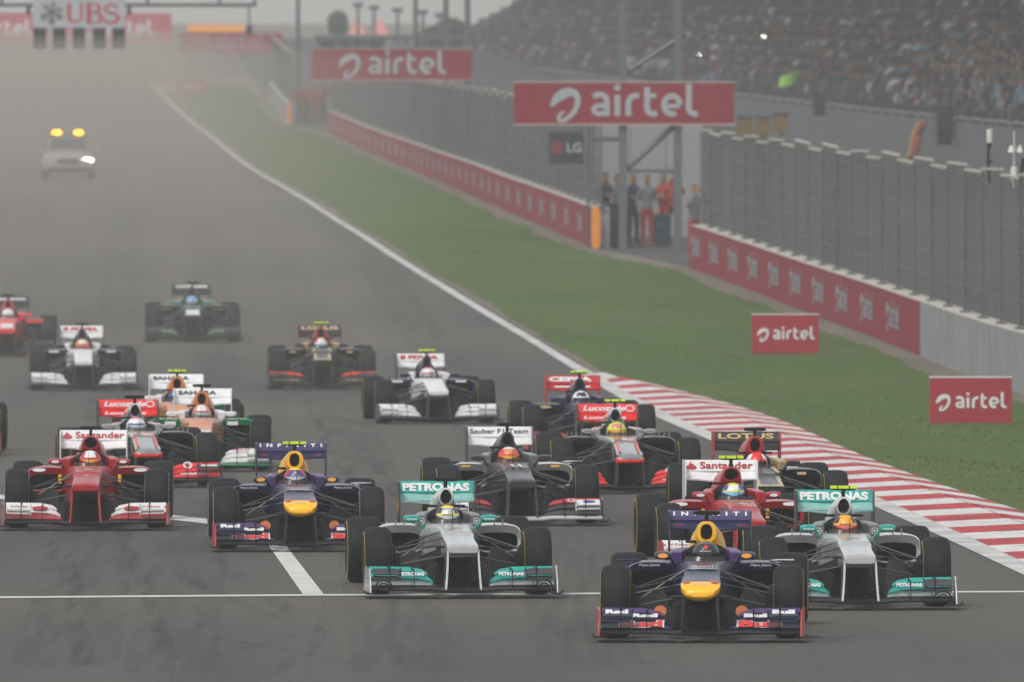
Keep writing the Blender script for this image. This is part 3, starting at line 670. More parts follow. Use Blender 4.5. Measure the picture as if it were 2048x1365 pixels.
def fw_top(): return wing_strip([(x, [(-.70+.05*x, a), (-.65+.05*x, b), (-.61+.05*x, c)]) for x, a, b, c in ((.32,.215,.222,.230),(.37,.232,.248,.264),(.5,.25,.268,.288),(.875,.258,.275,.293))], .01)
def cascade_mb():
    m = wing_strip([(x, [(-1.02, a), (-.95, a+.02), (-.88, a+.05)]) for x, a in ((.60,.225),(.66,.235),(.86,.235))], .01)
    m.box(.592,.600,-1.04,-.87,.165,.295); m2 = wing_strip([(x, [(-1.03, a), (-.98, a+.01), (-.94, a+.028)]) for x, a in ((.61,.185),(.86,.19))], .008); m.add(m2.v, m2.f); return m
def endplate_mb():
    m = MB(); pts = [(-1.16,.06),(-1.12,.17),(-.98,.285),(-.60,.30),(-.52,.26),(-.5,.06)]
    m.extrude(pts, lambda a, b, t: (t + (.02 if a > -.7 else 0), a, b), .885, .897)
    return m
def arch_mb():
    m = MB(); m.tube([(.765 + .085*math.cos(R(a)), -1.13, .085 + .10*math.sin(R(a))) for a in range(0, 181, 15)], .009, 6)
    m.tube([(.765 + .058*math.cos(R(a)), -1.10, .085 + .065*math.sin(R(a))) for a in range(0, 181, 15)], .007, 6); return m
def footplate_mb():
    m = MB(); m.extrude([(-1.14,.045),(-.5,.045),(-.5,.056),(-1.14,.056)], lambda a, b, t: (t, a, b), .84, .93)
    m.tube([(.9,-1.13,.05),(.93,-1.13,.055),(.95,-1.1,.075)], .010, 6); return m
def fence_mb(x, h): 
    m = MB(); m.box(x-.004, x+.004, -1.1, -.62, .09, .12); m.tube([(x,-1.06,.11),(x,-1.0,h),(x,-.64,h+.01),(x,-.62,.14)], .0065, 5); return m
def pylon_mb():
    m = MB(); rs = []
    for z, xo, yl, yt in ((.085,.168,-1.06,-.62),(.2,.158,-1.05,-.6),(.32,.15,-1.03,-.55),(.46,.145,-1.0,-.45)):
        rs.append([(xo - .010, yl, z), (xo + .010, yl, z), (xo + .014, (yl+yt)/2, z), (xo + .004, yt, z), (xo - .004, yt, z), (xo - .012, (yl+yt)/2, z)])
    m.loft(rs); return m
def turning_vane_mb():
    m = MB(); rs = []
    for yy, x0, x1, zt in ((-.35,.20,.24,.30),(-.15,.23,.29,.33),(.1,.26,.34,.3)): rs.append([(x0, yy, zt), (x0 + .008, yy, zt), (x1 + .008, yy, .1), (x1, yy, .1)])
    m.loft(rs); return m
def barge_mb():
    m = MB(); rs = []
    for yy, x, zb, zt in ((.55,.30,.08,.34),(.8,.36,.07,.42),(1.05,.46,.07,.40),(1.25,.58,.07,.26)): rs.append([(x, yy, zb), (x + .01, yy, zb), (x + .03, yy, zt), (x + .02, yy, zt)])
    m.loft(rs); return m
def podvane_mb():
    m = MB(); m.tube([(.72,1.12,.10),(.735,1.12,.35),(.73,1.14,.56),(.70,1.16,.615),(.6,1.2,.64)], [.012,.012,.012,.012,.010], 6, 1.0)
    m.tube([(.58,1.16,.645),(.66,1.14,.652),(.80,1.12,.652)], .011, 6); return m
def podfin_mb(x):
    m = MB(); m.extrude([(1.30,.60),(1.30,.685),(1.38,.68),(1.44,.60)], lambda a, b, t: (t, a, b), x - .006, x + .006); return m
def mirror_mb():
    m = MB(); m.loft([sell(.375,.695,.06,.022,1.02,16,3), sell(.375,.695,.078,.033,1.05,16,3.2), sell(.375,.695,.08,.036,1.12,16,3.2)]); return m
def mirror_stalk_mb():
    m = MB(); m.tube([(.31,1.1,.685),(.285,1.12,.64),(.25,1.15,.60)], [.012,.012,.016], 6); return m
def mirror_glass_mb():
    m = MB(); m.add(sell(.375,.695,.07,.028,1.122,16,3.2), [tuple(range(16))]); return m
def headrest_mb():
    m = MB(); m.loft([sell(.262,.668,.047,.042,1.32,20,5), sell(.264,.672,.052,.050,1.35,20,5), sell(.26,.675,.054,.054,1.6,20,4.5), sell(.225,.68,.06,.058,1.85,20,4), sell(.18,.68,.055,.06,1.98,20,3)]); return m
def neckpad_mb():
    m = MB(); m.loft([sell(0,.66,.16,.06,1.80,20,3), sell(0,.69,.17,.08,1.86,20,3)]); return m
def tcam_mb():
    m = MB(); m.loft([sell(0,1.05,.10,.015,1.84,16,4), sell(0,1.05,.122,.020,1.86,16,4), sell(0,1.05,.122,.020,1.95,16,4), sell(0,1.05,.11,.010,1.98,16,3)])
    m.box(-.016,.016,1.87,1.95,.94,1.04); return m
def tcam_lens_mb():
    m = MB()
    for x0, x1 in ((-.124,-.062),(-.05,.05),(.062,.124)): m.box(x0, x1, 1.836, 1.93, 1.048, 1.0735)
    return m
def sidecam_mb(kind):
    m = MB(); a = {'hoop': (.09,.19,1.93,.79), 'nose': (.15,.235,-.55,.475), 'tip': (.12,.27,-.93,.398)}[kind]
    m.loft([[(a[0] , y_, z) for _, y_, z in [(0, a[2] + .045*math.cos(q), a[3] + .013*math.sin(q)) for q in [2*math.pi*k/10 for k in range(10)]]], [(a[1], a[2] + .045*math.cos(q), a[3] + .013*math.sin(q)) for q in [2*math.pi*k/10 for k in range(10)]]]); return m
def antenna_mb():
    m = MB(); m.tube([(0,.75,.64),(0,.76,.80)], [.006,.003], 5); return m
def screen_mb():
    m = MB(); pts = arc(0, 0, .19, .09, 190, 350, 10); rs = [[(x, 1.12 + yy, .64) for x, yy in pts], [(x*.92, 1.15 + yy, .685) for x, yy in pts]]
    m.loft(rs, closed=False); return m
def rw_main_mb():
    return wing_strip([(x, [(3.33, .785 + a), (3.40, .80 + a), (3.47, .83 + a), (3.52, .87 + a)]) for x, a in ((-.365,.01),(-.25,.008),(-.12,-.006),(0,-.01),(.12,-.006),(.25,.008),(.365,.01))], .014)
def rw_flap_mb(): return wing_strip([(x, [(3.50,.877),(3.53,.915),(3.565,.985)]) for x in (-.365, -.1, .1, .365)], .012)
def rw_end_mb():
    m = MB(); m.extrude([(3.26,.62),(3.24,.80),(3.29,.985),(3.70,.985),(3.72,.6),(3.62,.28),(3.42,.28),(3.40,.55)], lambda a, b, t: (t, a, b), .366, .378); return m
def rw_beam_mb():
    m = MB(); m.box(-.02,.02,3.36,3.5,.4,.80); m.box(-.08,.08,3.1,3.62,.28,.36); m.box(-.3,.3,3.5,3.62,.30,.315); return m
def diffuser_mb():
    m = MB(); m.loft([[(-.48,3.2,.05),(.48,3.2,.05),(.48,3.2,.1),(-.48,3.2,.1)], [(-.48,3.55,.16),(.48,3.55,.16),(.48,3.55,.19),(-.48,3.55,.19)]]); return m
def tyre_mb(w):
    m = MB(); h = w/2; P = [(.172,-h+.02),(.20,-h+.008),(.25,-h-.004),(.29,-h+.004),(.312,-h+.022),(.322,-h+.05),(.326,-h*.5),(.327,0),(.326,h*.5),(.322,h-.05),(.312,h-.022),(.29,h-.004),(.25,h+.004),(.20,h-.008),(.172,h-.02)]
    m.lathe_x(P + [(.165, 0)], 40, closed_prof=True); return m
def rim_mb(w):
    m = MB(); h = w/2
    m.lathe_x([(.172,-h+.022),(.16,-h+.02),(.15,-h+.06),(.06,-h+.09),(.03,-h+.05)], 24, closed_prof=False)
    m.lathe_x([(.172,h-.022),(.16,h-.02),(.15,h-.06),(.06,h-.09),(.03,h-.05)], 24, closed_prof=False)
    for k in range(10):
        a = 2*math.pi*k/10
        for s in (-1, 1): m.tube([(s*(h-.05), .05*math.cos(a), .05*math.sin(a)), (s*(h-.03), .155*math.cos(a), .155*math.sin(a))], .012, 5)
    return m
def band_mb(w, s):
    m = MB(); h = w/2
    m.lathe_x([(.262, s*(h+.006)),(.275, s*(h+.0045)),(.288, s*(h+.0022))], 40)
    m.f = [f for f in m.f if len(f) == 4]; m.m = m.m[:len(m.f)]; return m
ARMS = {'wishbone': [((.15,-.18,.55),(.63,-.02,.43)), ((.16,.38,.585),(.63,.03,.435)), ((.14,-.15,.375),(.63,-.03,.275)), ((.16,.5,.36),(.63,.03,.275))],
        'pushrod': [((.16,.1,.60),(.62,.0,.31))], 'track_rod': [((.155,-.1,.485),(.63,-.09,.395))]}
RARMS = {'wishbone': [((.12,2.8,.42),(.58,3.2,.42)), ((.1,3.3,.40),(.58,3.24,.42)), ((.12,2.8,.2),(.58,3.18,.2)), ((.1,3.35,.2),(.58,3.24,.2))], 'driveshaft': [((.08,3.2,.32),(.6,3.2,.32))]}
def arm_mb(a, b, r=.014):
    m = MB(); A, B = Vector(a), Vector(b); m.tube([A, A.lerp(B, .5), B], [r, r*.95, r*.9], 8, .55); return m
def duct_mb():
    m = MB(); m.lathe_x([(.15,-.03),(.155,.0),(.15,.03)], 20, x=.625, z=.325); m.box(.56,.63,-.19,-.06,.24,.40); return m

def helmet_mb():
    m = MB(); n, k = 28, 16; rows = []
    for j in range(k + 1):
        th = math.pi * j / k
        rows.append([(.124*math.sin(th)*math.sin(a), -.146*math.sin(th)*math.cos(a)*(1.0 if math.cos(a) > 0 else .92) - (.018*math.sin(th) if math.cos(th) < -.2 and math.cos(a) > .2 else 0), .132*math.cos(th)) for a in [2*math.pi*i/n for i in range(n)]])
    for j in range(1, k):
        pass
    v = [p for r in rows for p in r]
    for j in range(k):
        for i in range(n):
            i2 = (i+1) % n; a = 2*math.pi*(i+.5)/n; a = a if a < math.pi else a - 2*math.pi; th = math.pi*(j+.5)/k
            if j <= 2: mi = 0                                  # crown
            elif abs(a) < .62 and j <= 5: mi = 1               # front panel
            elif j >= 10: mi = 3                               # chin
            else: mi = 2                                       # sides
            fc = (j*n+i, j*n+i2, (j+1)*n+i2, (j+1)*n+i)
            if j == 0: fc = (0, (j+1)*n+i2, (j+1)*n+i)
            if j == k-1: fc = (j*n+i, j*n+i2, k*n)
            m.f.append(fc); m.m.append(mi)
    m.v = v; return m
def patch_mb(a0, th0, th1, r=1.02, n=14, k=4):  # a curved patch of the helmet shell
    m = MB(); rows = []
    for j in range(k + 1):
        th = R(th0 + (th1 - th0)*j/k)
        rows.append([(.124*r*math.sin(th)*math.sin(a), -.146*r*math.sin(th)*math.cos(a), .132*r*math.cos(th)) for a in [R(-a0 + 2*a0*i/n) for i in range(n+1)]])
    m.loft(rows, closed=False); return m
def driver_mesh():
    J = {'pelvis': (0, 1.72, .22, (.15,.1)), 'chest': (0, 1.70, .44, (.155,.11)), 'neck0': (0, 1.68, .55, (.09,.08)), 'neck': (0, 1.65, .62, .06), 'head': (0, 1.62, .68, .085)}
    E = [('pelvis','chest'),('chest','neck0'),('neck0','neck'),('neck','head')]
    for s, n in ((-1,'l'),(1,'r')):
        J['sh'+n] = (s*.155, 1.67, .50, .05); J['el'+n] = (s*.16, 1.42, .42, .042); J['wr'+n] = (s*.13, 1.24, .50, .032); J['hd'+n] = (s*.125, 1.2, .53, .035); J['th'+n] = (s*.09, 1.19, .55, .016); J['fg'+n] = (s*.12, 1.18, .57, .02)
        J['hp'+n] = (s*.08, 1.62, .2, .08); J['kn'+n] = (s*.1, 1.3, .34, .06)
        E += [('neck0','sh'+n),('sh'+n,'el'+n),('el'+n,'wr'+n),('wr'+n,'hd'+n),('hd'+n,'th'+n),('hd'+n,'fg'+n),('pelvis','hp'+n),('hp'+n,'kn'+n)]
    return skin_person('person', J, E, lambda c: 0 if c.z < 0 else 1, 0, 1)
DRIVER = driver_mesh()

EX = (1, 0, 0)
def make_car(sp):
    T = sp['team']; p = ground_at(sp['u'], sp['v']); car = empty('race_car', p, (math.atan(gslope(p.y + 1.5)), 0, R(sp['yaw'])))
    tag(car, sp['label'], 'race car', 'race cars at the start')
    c = lambda k: C[T[k]] if isinstance(T[k], str) else T[k]
    st = T['nose_style']
    # nose and chassis
    if st == 'B':
        nose = ob('nose', cached(('nose', st, 'tip'), lambda: nose_mb('B', None, -.78)), c('tip'), car)
        ob('nose_bridge', cached(('nose', st, 'mid'), lambda: nose_mb('B', -.78, None)), c('nose'), car)
    else:
        nose = ob('nose', cached(('nose', st), lambda: nose_mb(st)), c('nose'), car)
        if T.get('lip'):
            def lip():
                m = MB(); m.loft([[(x*1.02, y_, min(z, .425)+.0) for x, y_, z in chassis_ring(r[0]-.008, r[1]+.006, r[2]-.02, r[3]-.006)] for r in NOSES[st][:3]]); return m
            ob('nose_lip', cached(('lip', st), lip), c('lip'), nose)
    ch = ob('chassis', cached('chassis', tub_mb), [c('chassis'), c('chassis') if T['name'] in ('scarlet', 'redblack') else CARBON], car)
    ob('keel', cached('keel', keel_mb), MATTE, car); ob('floor', cached('floor', floor_mb), CARBON, car)
    ob('windscreen', cached('windscreen', screen_mb), mat('tinted_screen', (.05, .05, .055), .1, alpha=.5), ch)
    ob('antenna', cached('antenna', antenna_mb), MATTE, ch)
    ob('neck_pad', cached('neck_pad', neckpad_mb), MATTE, car)
    hoop = ob('airbox', cached(('airbox', T['intake']), lambda: hoop_mb(T['intake'])), c('airbox'), car)
    ob('intake', cached(('intake', T['intake']), lambda: intake_mb(T['intake'])), MATTE, hoop)
    ob('engine_cover', cached('engine_cover', cover_mb), c('cover'), car)
    tc = ob('roll_hoop_camera', cached('roll_hoop_camera', tcam_mb), MATTE, car)
    if sp.get('neon'): ob('camera_cover', cached('camera_cover', tcam_lens_mb), NEON, tc)
    for s in ((-1, 1) if T.get('hoopcam', 1) == 2 else ((-1,) if T.get('hoopcam', 1) == 1 else ())): ob('side_camera', side('hoop_cam', lambda: sidecam_mb('hoop'), s), MATTE, hoop)
    for s in (-1, 1):
        if st in ('A', 'B'): ob('nose_camera', side('cam' + st, lambda: sidecam_mb('tip' if st == 'B' else 'nose'), s), CARBON, nose)
        pod = ob('sidepod', side('sidepod', pod_mb, s), c('pod'), car); ob('inlet', side('inlet', inlet_mb, s), MATTE, pod)
        hr = ob('headrest', side('headrest', headrest_mb, s), c('head'), car)
        mr_ = ob('mirror', side('mirror', mirror_mb, s), c('mirror'), car); ob('stalk', side('stalk', mirror_stalk_mb, s), c('mirror'), mr_); ob('mirror_glass', side('mirror_glass', mirror_glass_mb, s), GLASSY, mr_)
        ob('bargeboard', side('bargeboard', barge_mb, s), CARBON, car); ob('turning_vane', side('turning_vane', turning_vane_mb, s), MATTE, car)
        if T.get('vane'): ob('pod_vane', side('pod_vane', podvane_mb, s), c('vane'), car)
        for x in T.get('fins', ()): ob('pod_fin', side('podfin%.2f' % x, lambda: podfin_mb(x), s), c('fincol'), pod)
        for nm, arms in ARMS.items():
            for i, (a, b) in enumerate(arms): ob(nm, side('f%s%d' % (nm, i), lambda: arm_mb(a, b), s), ARM, car)
        for nm, arms in RARMS.items():
            for i, (a, b) in enumerate(arms): ob(nm, side('r%s%d' % (nm, i), lambda: arm_mb(a, b, .016), s), CARBON, car)
        ob('brake_duct', side('brake_duct', duct_mb, s), MATTE, car)
        for yy, w in ((0, .255), (3.2, .33)):
            wh = ob('wheel', cached(('tyre', w), lambda: tyre_mb(w), 50), RUBBER, car, (s*(.895 - w/2), yy, .325))
            ob('rim', cached(('rim', w), lambda: rim_mb(w)), RIM, wh); [ob('sidewall_band', cached(('band', w, s2), lambda: band_mb(w, s2)), mat('band_yellow', (.42, .29, .03), .6) if sp.get('tyre', 'y') == 'y' else mat('band_white', (.42, .42, .42), .6), wh) for s2 in (-1, 1)]
    # front wing
    fw = ob('front_wing', cached('front_wing', fw_main), c('fw_main'), car)
    for s in (-1, 1):
        ob('lower_flap', side('flap1', lambda: fw_flap(1), s), c('fw1'), fw); ob('upper_flap', side('flap2', lambda: fw_flap(2), s), c('fw2'), fw); ob('top_flap', side('flap3', fw_top, s), c('fw3'), fw)
        ob('cascade', side('cascade', cascade_mb, s), c('casc'), fw); ob('endplate', side('endplate', endplate_mb, s), c('fw_end'), fw); T['name'] == 'silver' and ob('arch_vane', side('arch_vane', arch_mb, s), CARBON, fw); ob('footplate', side('footplate', footplate_mb, s), CARBON, fw); ob('pylon', side('pylon', pylon_mb, s), c('pylon'), fw)
        for x, h in ((.47, .30), (.70, .33)): ob('strake', side('strake%.2f' % x, lambda: fence_mb(x, h - .03), s), MATTE, fw)
    # rear wing
    rw = ob('rear_wing', cached('rear_wing', rw_main_mb, 50), c('rw_main'), car); fl = ob('flap', cached('flap', rw_flap_mb, 50), c('rw_flap'), rw)
    for s in (-1, 1): ob('endplate', side('rw_end', rw_end_mb, s), c('rw_end'), rw)
    ob('wing_support', cached('wing_support', rw_beam_mb), CARBON, rw); ob('diffuser', cached('diffuser', diffuser_mb), CARBON, car)
    if T.get('rw'): rw.scale = (1, 1, T['rw'][0]); rw.location = (0, 0, T['rw'][1])
    # printing
    EU = Vector((0, .05, .108)); key = T['name']
    for i, t in enumerate(T.get('print', ())):
        parent = {'rw': rw, 'fw': fw, 'nose': nose, 'ch': ch, 'car': car}[t.get('on', 'rw')]
        if t['s'] is None: continue
        letter('lettering', t['s'], (key, i), t['o'], t.get('ex', EX), t.get('eu', EU), t['w'], t['h'], c(t['c']) if t['c'] in T else C[t['c']], parent, t.get('b', .03), t.get('sh', 0.))
    for i, t in enumerate(T.get('shapes', ())):
        parent = {'rw': rw, 'fw': fw, 'nose': nose, 'ch': ch, 'car': car}[t.get('on', 'rw')]
        def sh():
            m = MB(); o, ex, eu = Vector(t['o']), Vector(t.get('ex', EX)).normalized(), Vector(t.get('eu', EU)).normalized()
            v, f = t['g']; m.add([o + ex*a + eu*b for a, b in v], f); return m
        ob(t.get('name', 'emblem'), cached(('emblem', key, i), sh), C[t['c']], parent)
    # driver
    H = sp['helm']; lc = p
    per = ob('person', DRIVER, [c('suit'), c('suit'), c('suit'), c('suit')], None, car.location, car.rotation_euler)
    tag(per, sp['dlabel'], 'driver', 'drivers in the race cars')
    hm = ob('helmet', cached('helmet', helmet_mb, 60), [C[k] for k in H['z']], per, (0, 1.60, .675))
    ob('visor', cached('visor', lambda: patch_mb(62, 74, 104, 1.025), 60), V_[H['v']], hm); ob('visor_strip', cached('visor_strip', lambda: patch_mb(60, 66, 74.5, 1.035, k=2), 60), C[H['s']], hm)
    if H.get('e'): ob('emblem', cached('emblem', lambda: patch_mb(11, 44, 60, 1.012, 6, 3), 60), C[H['e']], hm)
    if H.get('t'): letter('lettering', H['t'], ('helm', H['t']), (0, -.148, .046), EX, (0, .08, 1), .105, .013, C[H['tc']], hm, .03, 0., .125)
    return car

def ell(rx, ry, n=20): return ([(rx*math.cos(2*math.pi*k/n), ry*math.sin(2*math.pi*k/n)) for k in range(n)], [tuple(range(n))])
def ring(rx, ry, w, e=2.0, n=20):
    pts = []
    for k in range(n + 1):
        a = 2*math.pi*k/n; pts.append((rx*math.copysign(abs(math.cos(a))**(2/e), math.cos(a)), ry*math.copysign(abs(math.sin(a))**(2/e), math.sin(a))))
    return stroke(pts, w)
def rect(w, h): return ([(-w/2,-h/2),(w/2,-h/2),(w/2,h/2),(-w/2,h/2)], [(0,1,2,3)])
def flame(s): return ([(a*s, b*s) for a, b in ((-1,-.55),(-.6,-.8),(0,-.9),(.6,-.8),(1,-.5),(.9,-.2),(.5,.05),(.3,.45),(.05,.2),(-.05,.95),(-.3,.5),(-.5,.15),(-.9,-.15))], [tuple(range(13))])
FE = Vector((0, .065, .108)); RWO = (0, 3.527, .931)
def rwo(x=0, dz=0): return (x, 3.527 + dz * .6, .931 + dz)
M1 = (0, .05, .03)
def both(d, **kw):
    out = []
    for s in (-1, 1):
        e = dict(d); x, y, z = d['o']; e['o'] = (s*x, y, z); out.append(e)
    return out
MU = (0, .12, .055)
TEAMS = {}
TEAMS['bull'] = dict(name='bull', rw=(.82, .213), nose_style='B', intake='round', tip='yellow', nose='navy', chassis='navy', airbox='yellow', cover='navy', pod='navy', head='purple', mirror='navy', vane='navy', fw_main='carbon', fw1='navy', fw2='navy', fw3='purple', casc='navy', fw_end='red', pylon='carbon', rw_main='navy', rw_flap='dpurple', rw_end='navy', suit='navy', hoopcam=1,
  print=[dict(s='I  N  F  I  N  I  T  I', o=rwo(0, .018), eu=FE, w=.67, h=.052, c='white', b=.035),
         dict(s='RENAULT', o=(0, .16, .632), eu=(0, 1, .035), w=.20, h=.17, c='white', on='ch', b=.03), dict(s='TOTAL', o=(0, .5, .645), eu=(0, 1, .03), w=.18, h=.2, c='red', on='ch', b=.03), dict(s='PIRELLI', o=(0, -.06, .622), eu=(0, 1, .05), w=.19, h=.12, c='white', on='ch', b=.05)]
    + both(dict(s='Pepe Jeans', o=(.50, 1.285, .60), eu=(0, .05, 1), w=.19, h=.03, c='white', on='car', sh=.3, b=.0))
    + [dict(s='Red', o=(-.52, -.862, .159), eu=(0, .16, .055), w=.40, h=.19, c='white', on='fw', b=.11), dict(s='Bull', o=(.52, -.862, .159), eu=(0, .16, .055), w=.40, h=.19, c='white', on='fw', b=.11), dict(s='Red', o=(-.52, -.864, .163), eu=(0, .16, .055), w=.37, h=.16, c='rosso', on='fw', b=.05), dict(s='Bull', o=(.52, -.864, .163), eu=(0, .16, .055), w=.37, h=.16, c='rosso', on='fw', b=.05), dict(s='Red', o=(-.5, -.72, .229), eu=MU, w=.24, h=.075, c='white', on='fw', b=.08), dict(s='Bull', o=(.5, -.72, .229), eu=MU, w=.24, h=.075, c='white', on='fw', b=.08), dict(s='Red', o=(-.735, -.962, .272), eu=(0, .07, .05), w=.2, h=.06, c='white', on='fw', b=.06), dict(s='Bull', o=(.735, -.962, .272), eu=(0, .07, .05), w=.2, h=.06, c='white', on='fw', b=.06), dict(s='TOTAL', o=(-.9015, -.78, .2), ex=(0, 1, 0), eu=(0, 0, 1), w=.3, h=.08, c='white', on='fw', b=.05)],
  shapes=both(dict(g=ell(.046, .021), o=(.375, 1.013, .695), eu=(0, .1, 1), c='amber', on='car'))
    + both(dict(g=rect(.10, .05), o=(.30, 3.42, .815), eu=(0, .07, .045), c='red', name='wing_print')) + both(dict(g=ell(.055, .05), o=(.36, -.60, .262), eu=(0, .1, 1), c='orange', on='fw'))
    + [dict(g=ring(.05, .04, .008), o=(0, -.93, .5125), eu=(0, 1, .16), c='silver', on='nose')] + both(dict(g=rect(.06, .1), o=(.125, -.80, .531), eu=(0, 1, .14), c='red', on='nose', name='nose_stripe')))
TEAMS['silver'] = dict(name='silver', nose_style='A', intake='tri', nose='silver', chassis='silver', airbox='silver', cover='silver', pod='silver', head='grey', mirror='teal', fw_main='carbon', fw1='chrome', fw2='teal', fw3='teal', casc='dgrey', fw_end='silver', pylon='chrome', rw_main='paleteal', rw_flap='teal', rw_end='black', suit='white', fins=(.44, .52), fincol='chrome', hoopcam=2,
  print=[dict(s='PETRONAS', o=rwo(0, -.004), eu=FE, w=.66, h=.092, c='white', b=.055)] + both(dict(s='PETRONAS', o=(.375, 1.014, .692), eu=(0, .1, 1), w=.10, h=.018, c='white', on='car', b=.03))
    + both(dict(s='PETRONAS', o=(.475, -.726, .226), eu=(0, .11, .045), w=.24, h=.085, c='white', on='fw', b=.05)) + [dict(s='STATIC', o=(0, .15, .637), eu=(0, 1, .03), w=.13, h=.25, c='grey', on='ch', b=.02)],
  shapes=both(dict(g=ring(.026, .026, .006, 4), o=(.268, 1.314, .664), eu=(0, .1, 1), c='white', on='car')) + both(dict(g=rect(.022, .014), o=(.268, 1.314, .664), eu=(0, .1, 1), c='white', on='car')) + [dict(g=rect(.72, .035), o=(0, 3.37, .802), eu=(0, .07, .02), c='silver', name='wing_print')])
TEAMS['scarlet'] = dict(name='scarlet', nose_style='A', intake='wide', nose='scar', chassis='scar', airbox='scar', cover='scar', pod='scar', head='scar', mirror='scar', fw_main='carbon', fw1='scar', fw2='white', fw3='white', casc='white', fw_end='scar', pylon='scar', rw_main='white', rw_flap='white', rw_end='white', suit='scar', hoopcam=1,
  print=[dict(s='Santander', o=rwo(.068, .0), eu=FE, w=.55, h=.085, c='scar', b=.02)] + both(dict(s='V-Power', o=(.72, -.956, .262), eu=(0, .07, .05), w=.2, h=.045, c='scar', on='fw', b=.02)) + [dict(s='FIAT', o=(0, .2, .636), eu=(0, 1, .03), w=.09, h=.2, c='white', on='ch', b=.03)],
  shapes=[dict(g=flame(.055), o=rwo(-.295, -.002), eu=FE, c='scar')] + both(dict(g=ell(.075, .02), o=(.56, 1.286, .598), eu=(0, .25, 1), c='white', on='car')) + both(dict(g=ell(.042, .016), o=(.375, 1.013, .697), eu=(0, .1, 1), c='white', on='car')) + both(dict(g=ell(.09, .05), o=(.50, -.722, .236), eu=MU, c='scar', on='fw'))
    + [dict(g=rect(.05, .06), o=(0, -.3, .580), eu=(0, 1, .08), c='white', on='nose', name='nose_stripe'), dict(g=rect(.2, .12), o=(0, .62, .648), eu=(0, 1, .02), c='amber', on='ch', name='nose_stripe')] + both(dict(g=rect(.035, .10), o=(.33, 1.285, .50), eu=(0, .05, 1), c='yellow', on='car')))
TEAMS['charcoal'] = dict(name='charcoal', nose_style='A', intake='tri', nose='dgrey', chassis='dgrey', airbox='dgrey', cover='dgrey', pod='silver', head='grey', mirror='dgrey', vane='dgrey', fw_main='white', fw1='dgrey', fw2='dgrey', fw3='red', casc='white', fw_end='dgrey', pylon='dgrey', rw_main='white', rw_flap='white', rw_end='dgrey', suit='dgrey', hoopcam=1,
  print=[dict(s='Sauber F1 Team', o=rwo(0, .006), eu=FE, w=.66, h=.062, c='black', b=.01), dict(s='11', o=(0, .15, .637), eu=(0, 1, .03), w=.115, h=.5, c='white', on='ch', b=.05)] + both(dict(s='Claro', o=(.62, -.626, .272), eu=(0, .09, .044), w=.2, h=.08, c='white', on='fw', b=.02)),
  shapes=both(dict(g=ell(.07, .022), o=(.74, -.948, .268), eu=(0, .07, .05), c='blue', on='fw')) + both(dict(g=rect(.1, .02), o=(.5, 1.286, .598), eu=(0, .25, 1), c='amber', on='car')))
TEAMS['chrome'] = dict(name='chrome', nose_style='C', intake='tri', nose='chrome', lip='rosso', chassis='chrome', airbox='chrome', cover='chrome', pod='black', head='chrome', mirror='chrome', fw_main='carbon', fw1='rosso', fw2='rosso', fw3='rosso', casc='black', fw_end='black', pylon='black', rw_main='rosso', rw_flap='rosso', rw_end='black', suit='white', fins=(.38, .44, .5, .56, .62), fincol='chrome', hoopcam=1,
  print=[dict(s='Lucozade', o=rwo(-.03, .002), eu=FE, w=.52, h=.075, c='white', b=.03, sh=.25), dict(s='Lucozade', o=(-.03, 3.405, .822), eu=(0, .11, .055), w=.52, h=.08, c='white', b=.03, sh=.25)] + both(dict(s='vodafone', o=(.56, -.845, .168), eu=(0, .16, .07), w=.33, h=.07, c='white', on='fw', b=.04)),
  shapes=both(dict(g=ring(.042, .075, .03), o=(.50, -.645, .264), eu=(0, .09, .044), c='white', on='fw')) + [dict(g=ring(.05, .04, .014), o=rwo(.285, .0), eu=FE, c='white')] + both(dict(g=rect(.2, .03), o=(.74, -.948, .268), eu=(0, .07, .05), c='white', on='fw', name='wing_print')) + [dict(g=rect(.12, .22), o=(0, .45, .641), eu=(0, 1, .03), c='rosso', on='ch', name='nose_stripe')] + both(dict(g=rect(.03, 1.0), o=(.115, -.40, .561), eu=(0, 1, .13), c='rosso', on='nose', name='nose_stripe')))
TEAMS['black'] = dict(name='black', nose_style='A', intake='round', nose='black', chassis='black', airbox='scar', cover='black', pod='black', head='gold', mirror='black', fw_main='carbon', fw1='black', fw2='black', fw3='rosso', casc='black', fw_end='black', pylon='black', rw_main='black', rw_flap='black', rw_end='scar', suit='black', hoopcam=2,
  print=[dict(s='LOTUS', o=rwo(0, .004), eu=FE, w=.62, h=.072, c='gold', b=.03)],
  shapes=both(dict(g=rect(.045, .95), o=(.118, -.58, .548), eu=(0, 1, .1), c='gold', on='nose', name='nose_stripe')) + [dict(g=rect(.26, .12), o=(0, -.97, .512), eu=(0, 1, .15), c='gold', on='nose', name='nose_stripe')] + both(dict(g=rect(.045, 1.0), o=(.135, .42, .644), eu=(0, 1, .035), c='gold', on='ch', name='nose_stripe')) + both(dict(g=rect(.1, .03), o=(.48, 1.286, .58), eu=(0, .2, 1), c='gold', on='car')) + both(dict(g=rect(.4, .04), o=(.6, -.85, .165), eu=(0, .16, .07), c='gold', on='fw', name='wing_print')) + both(dict(g=ring(.022, .022, .007), o=(.268, 1.314, .664), eu=(0, .1, 1), c='black', on='car')))
